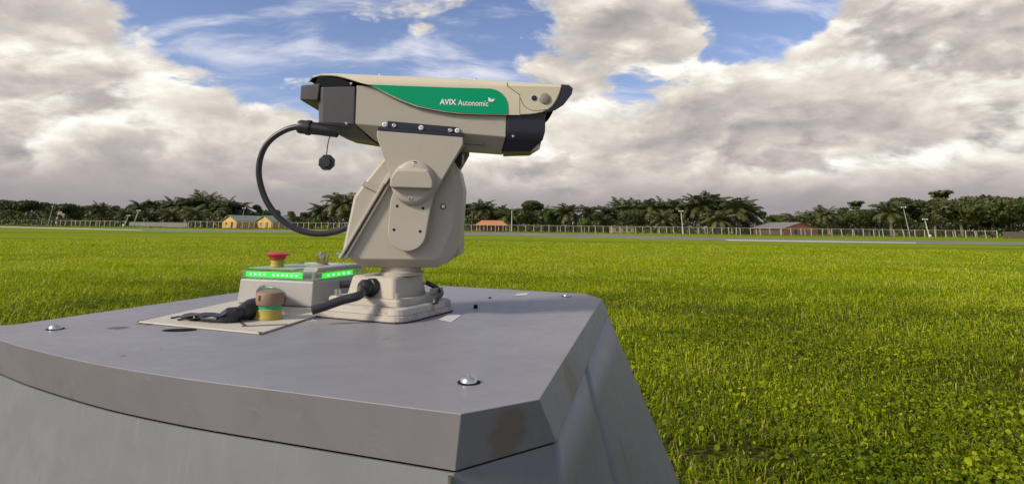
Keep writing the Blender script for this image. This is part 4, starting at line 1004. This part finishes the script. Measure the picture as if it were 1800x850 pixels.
# ------------------------------------------------------------------ grass
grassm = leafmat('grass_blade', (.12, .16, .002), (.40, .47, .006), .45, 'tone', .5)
cloverm = leafmat('clover_leaf', (.10, .15, .003), (.40, .46, .008), .42, 'tone', .5)
foot = [(q.x, q.y) for q in lowq]
def inside(x, y):
    r_ = np.zeros(len(x), bool); j = len(foot)-1
    for i in range(len(foot)):
        xi, yi = foot[i]; xj, yj = foot[j]
        cnd = ((yi > y) != (yj > y)) & (x < (xj-xi)*(y-yi)/(yj-yi+1e-12)+xi); r_ ^= cnd; j = i
    return r_
def vnoise(x, y, s, seed):
    g_ = np.random.default_rng(seed).uniform(size=(256, 256)); u, v = x*s+500, y*s+500
    i, j = np.floor(u).astype(int), np.floor(v).astype(int); fu, fv = u-i, v-j; fu = fu*fu*(3-2*fu); fv = fv*fv*(3-2*fv)
    i %= 255; j %= 255
    return (g_[i, j]*(1-fu)+g_[i+1, j]*fu)*(1-fv)+(g_[i, j+1]*(1-fu)+g_[i+1, j+1]*fu)*fv
def scatter(r_in, r_out, dens, az0=-46, az1=46):
    n_ = int(dens*R(az1-az0)*.5*(r_out**2-r_in**2)); rr_ = np.sqrt(rng.uniform(r_in**2, r_out**2, n_)); a0 = R(90)-np.radians(rng.uniform(az0, az1, n_))
    x, y = rr_*np.cos(a0), rr_*np.sin(a0); keep = ~inside(x, y); return x[keep], y[keep], rr_[keep]
GV, GT, nb_ = [], [], 0
for r_in, r_out, dens, a0, a1 in ((2.2, 4.5, 1700, 2, 47), (4.5, 7, 1250, -47, 47), (7, 11, 800, -47, 47), (11, 18, 330, -46, 46), (18, 30, 115, -45, 45), (30, 60, 24, -44, 44)):
    x, y, r_ = scatter(r_in, r_out, dens, a0, a1)
    keep = vnoise(x, y, 2.6, 31)*.65+vnoise(x, y, 6.5, 32)*.35+rng.normal(0, .05, len(x)) > np.interp(r_, [3, 9, 16], [.31, .27, .0]); x, y, r_ = x[keep], y[keep], r_[keep]; n_ = len(x)
    clump = vnoise(x, y, 1.1, 1)*.6+vnoise(x, y, 3.7, 2)*.4
    tall = np.clip((vnoise(x, y, .35, 3)-.35)*2, 0, 1)
    L_ = (.030+.066*clump*rng.uniform(.4, 1.3, n_)+.06*tall*rng.uniform(0, 1, n_)**3)*np.where(rng.uniform(size=n_) < .035, np.where(r_ > 6, 2.3, 1.8), 1.)
    L_ *= 1+.15*np.clip((r_-8)/10, 0, 1)
    L_ = np.minimum(L_, .20)*np.interp(r_, [3, 8], [.82, 1.])
    wd = np.maximum(.0030+.0028*rng.uniform(size=n_), r_*.00052)
    th = rng.uniform(0, 2*math.pi, n_); lean = rng.uniform(.25, 1.35, n_)+.35*np.clip((7-r_)/4, 0, 1)*rng.uniform(0, 1, n_); d = np.stack([np.cos(th), np.sin(th), np.zeros(n_)], 1); sd = np.stack([-np.sin(th), np.cos(th), np.zeros(n_)], 1)
    ph = th+math.pi/2+rng.uniform(-.6, .6, n_); sd = np.stack([np.cos(ph), np.sin(ph), np.zeros(n_)], 1)
    P_ = np.stack([x, y, np.zeros(n_)], 1); zv = np.array([0, 0, 1.])
    m1 = P_+d*(L_*lean*.28)[:, None]+zv*(L_*.62)[:, None]; tip = P_+d*(L_*lean*.85)[:, None]+zv*(L_*(1-.28*lean))[:, None]
    w2 = wd[:, None]
    q = np.stack([P_-sd*w2*.8, P_+sd*w2*.8, m1+sd*w2, tip, m1-sd*w2], 1).reshape(-1, 3)
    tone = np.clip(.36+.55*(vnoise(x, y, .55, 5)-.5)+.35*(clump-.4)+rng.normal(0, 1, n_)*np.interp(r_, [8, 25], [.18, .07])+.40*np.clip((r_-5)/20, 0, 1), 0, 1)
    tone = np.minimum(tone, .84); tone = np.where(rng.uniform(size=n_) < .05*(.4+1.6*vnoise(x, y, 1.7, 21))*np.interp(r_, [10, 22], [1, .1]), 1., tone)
    GV.append(q); GT.append(np.repeat(tone, 5)); nb_ += n_
GV = np.concatenate(GV); GT = np.concatenate(GT)
ix = np.arange(len(GV)).reshape(-1, 5)
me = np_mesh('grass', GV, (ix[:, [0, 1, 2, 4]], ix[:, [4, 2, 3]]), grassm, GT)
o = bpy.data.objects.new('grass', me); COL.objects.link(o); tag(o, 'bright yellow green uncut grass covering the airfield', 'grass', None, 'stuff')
# round leaved ground cover among the near grass
CV, CT = [], []
for r_in, r_out, dens, a0, a1 in ((2.2, 5, 2900, 2, 47), (5, 9, 1400, -47, 47), (9, 16, 300, -46, 46)):
    x, y, r_ = scatter(r_in, r_out, dens, a0, a1); patch = vnoise(x, y, .8, 9); keep = patch+rng.normal(0, .14, len(x)) > .36; x, y, r_ = x[keep], y[keep], r_[keep]; n_ = len(x)
    rad = np.where(rng.uniform(size=n_) < .10, rng.uniform(.016, .028, n_), rng.uniform(.006, .016, n_)); h = rng.uniform(.015, .082, n_)
    nr = np.stack([rng.normal(0, .75, n_), rng.normal(-.1, .75, n_), np.ones(n_)], 1); nr /= np.linalg.norm(nr, axis=1)[:, None]
    t1 = np.cross(nr, rng.normal(size=(n_, 3))); t1 /= np.linalg.norm(t1, axis=1)[:, None]; t2 = np.cross(nr, t1); c_0 = np.stack([x, y, h], 1)
    asp = rng.uniform(.6, 1., n_)[:, None]
    q = np.stack([c_0+(t1*math.cos(k_)+t2*asp*math.sin(k_))*rad[:, None] for k_ in [2*math.pi*i/6 for i in range(6)]], 1).reshape(-1, 3)
    CV.append(q); CT.append(np.repeat(np.clip(.35+.5*(vnoise(x, y, 1.3, 11)-.5)+rng.normal(0, .22, n_), 0, .88), 6))
CV = np.concatenate(CV); CT = np.concatenate(CT)
me = np_mesh('clover', CV, np.arange(len(CV)).reshape(-1, 6), cloverm, CT)
o = bpy.data.objects.new('clover', me); COL.objects.link(o); tag(o, 'small round leaved ground cover growing between the near grass', 'ground cover', None, 'stuff')
print('BLADES', nb_, 'LEAVES', len(CV)//6)
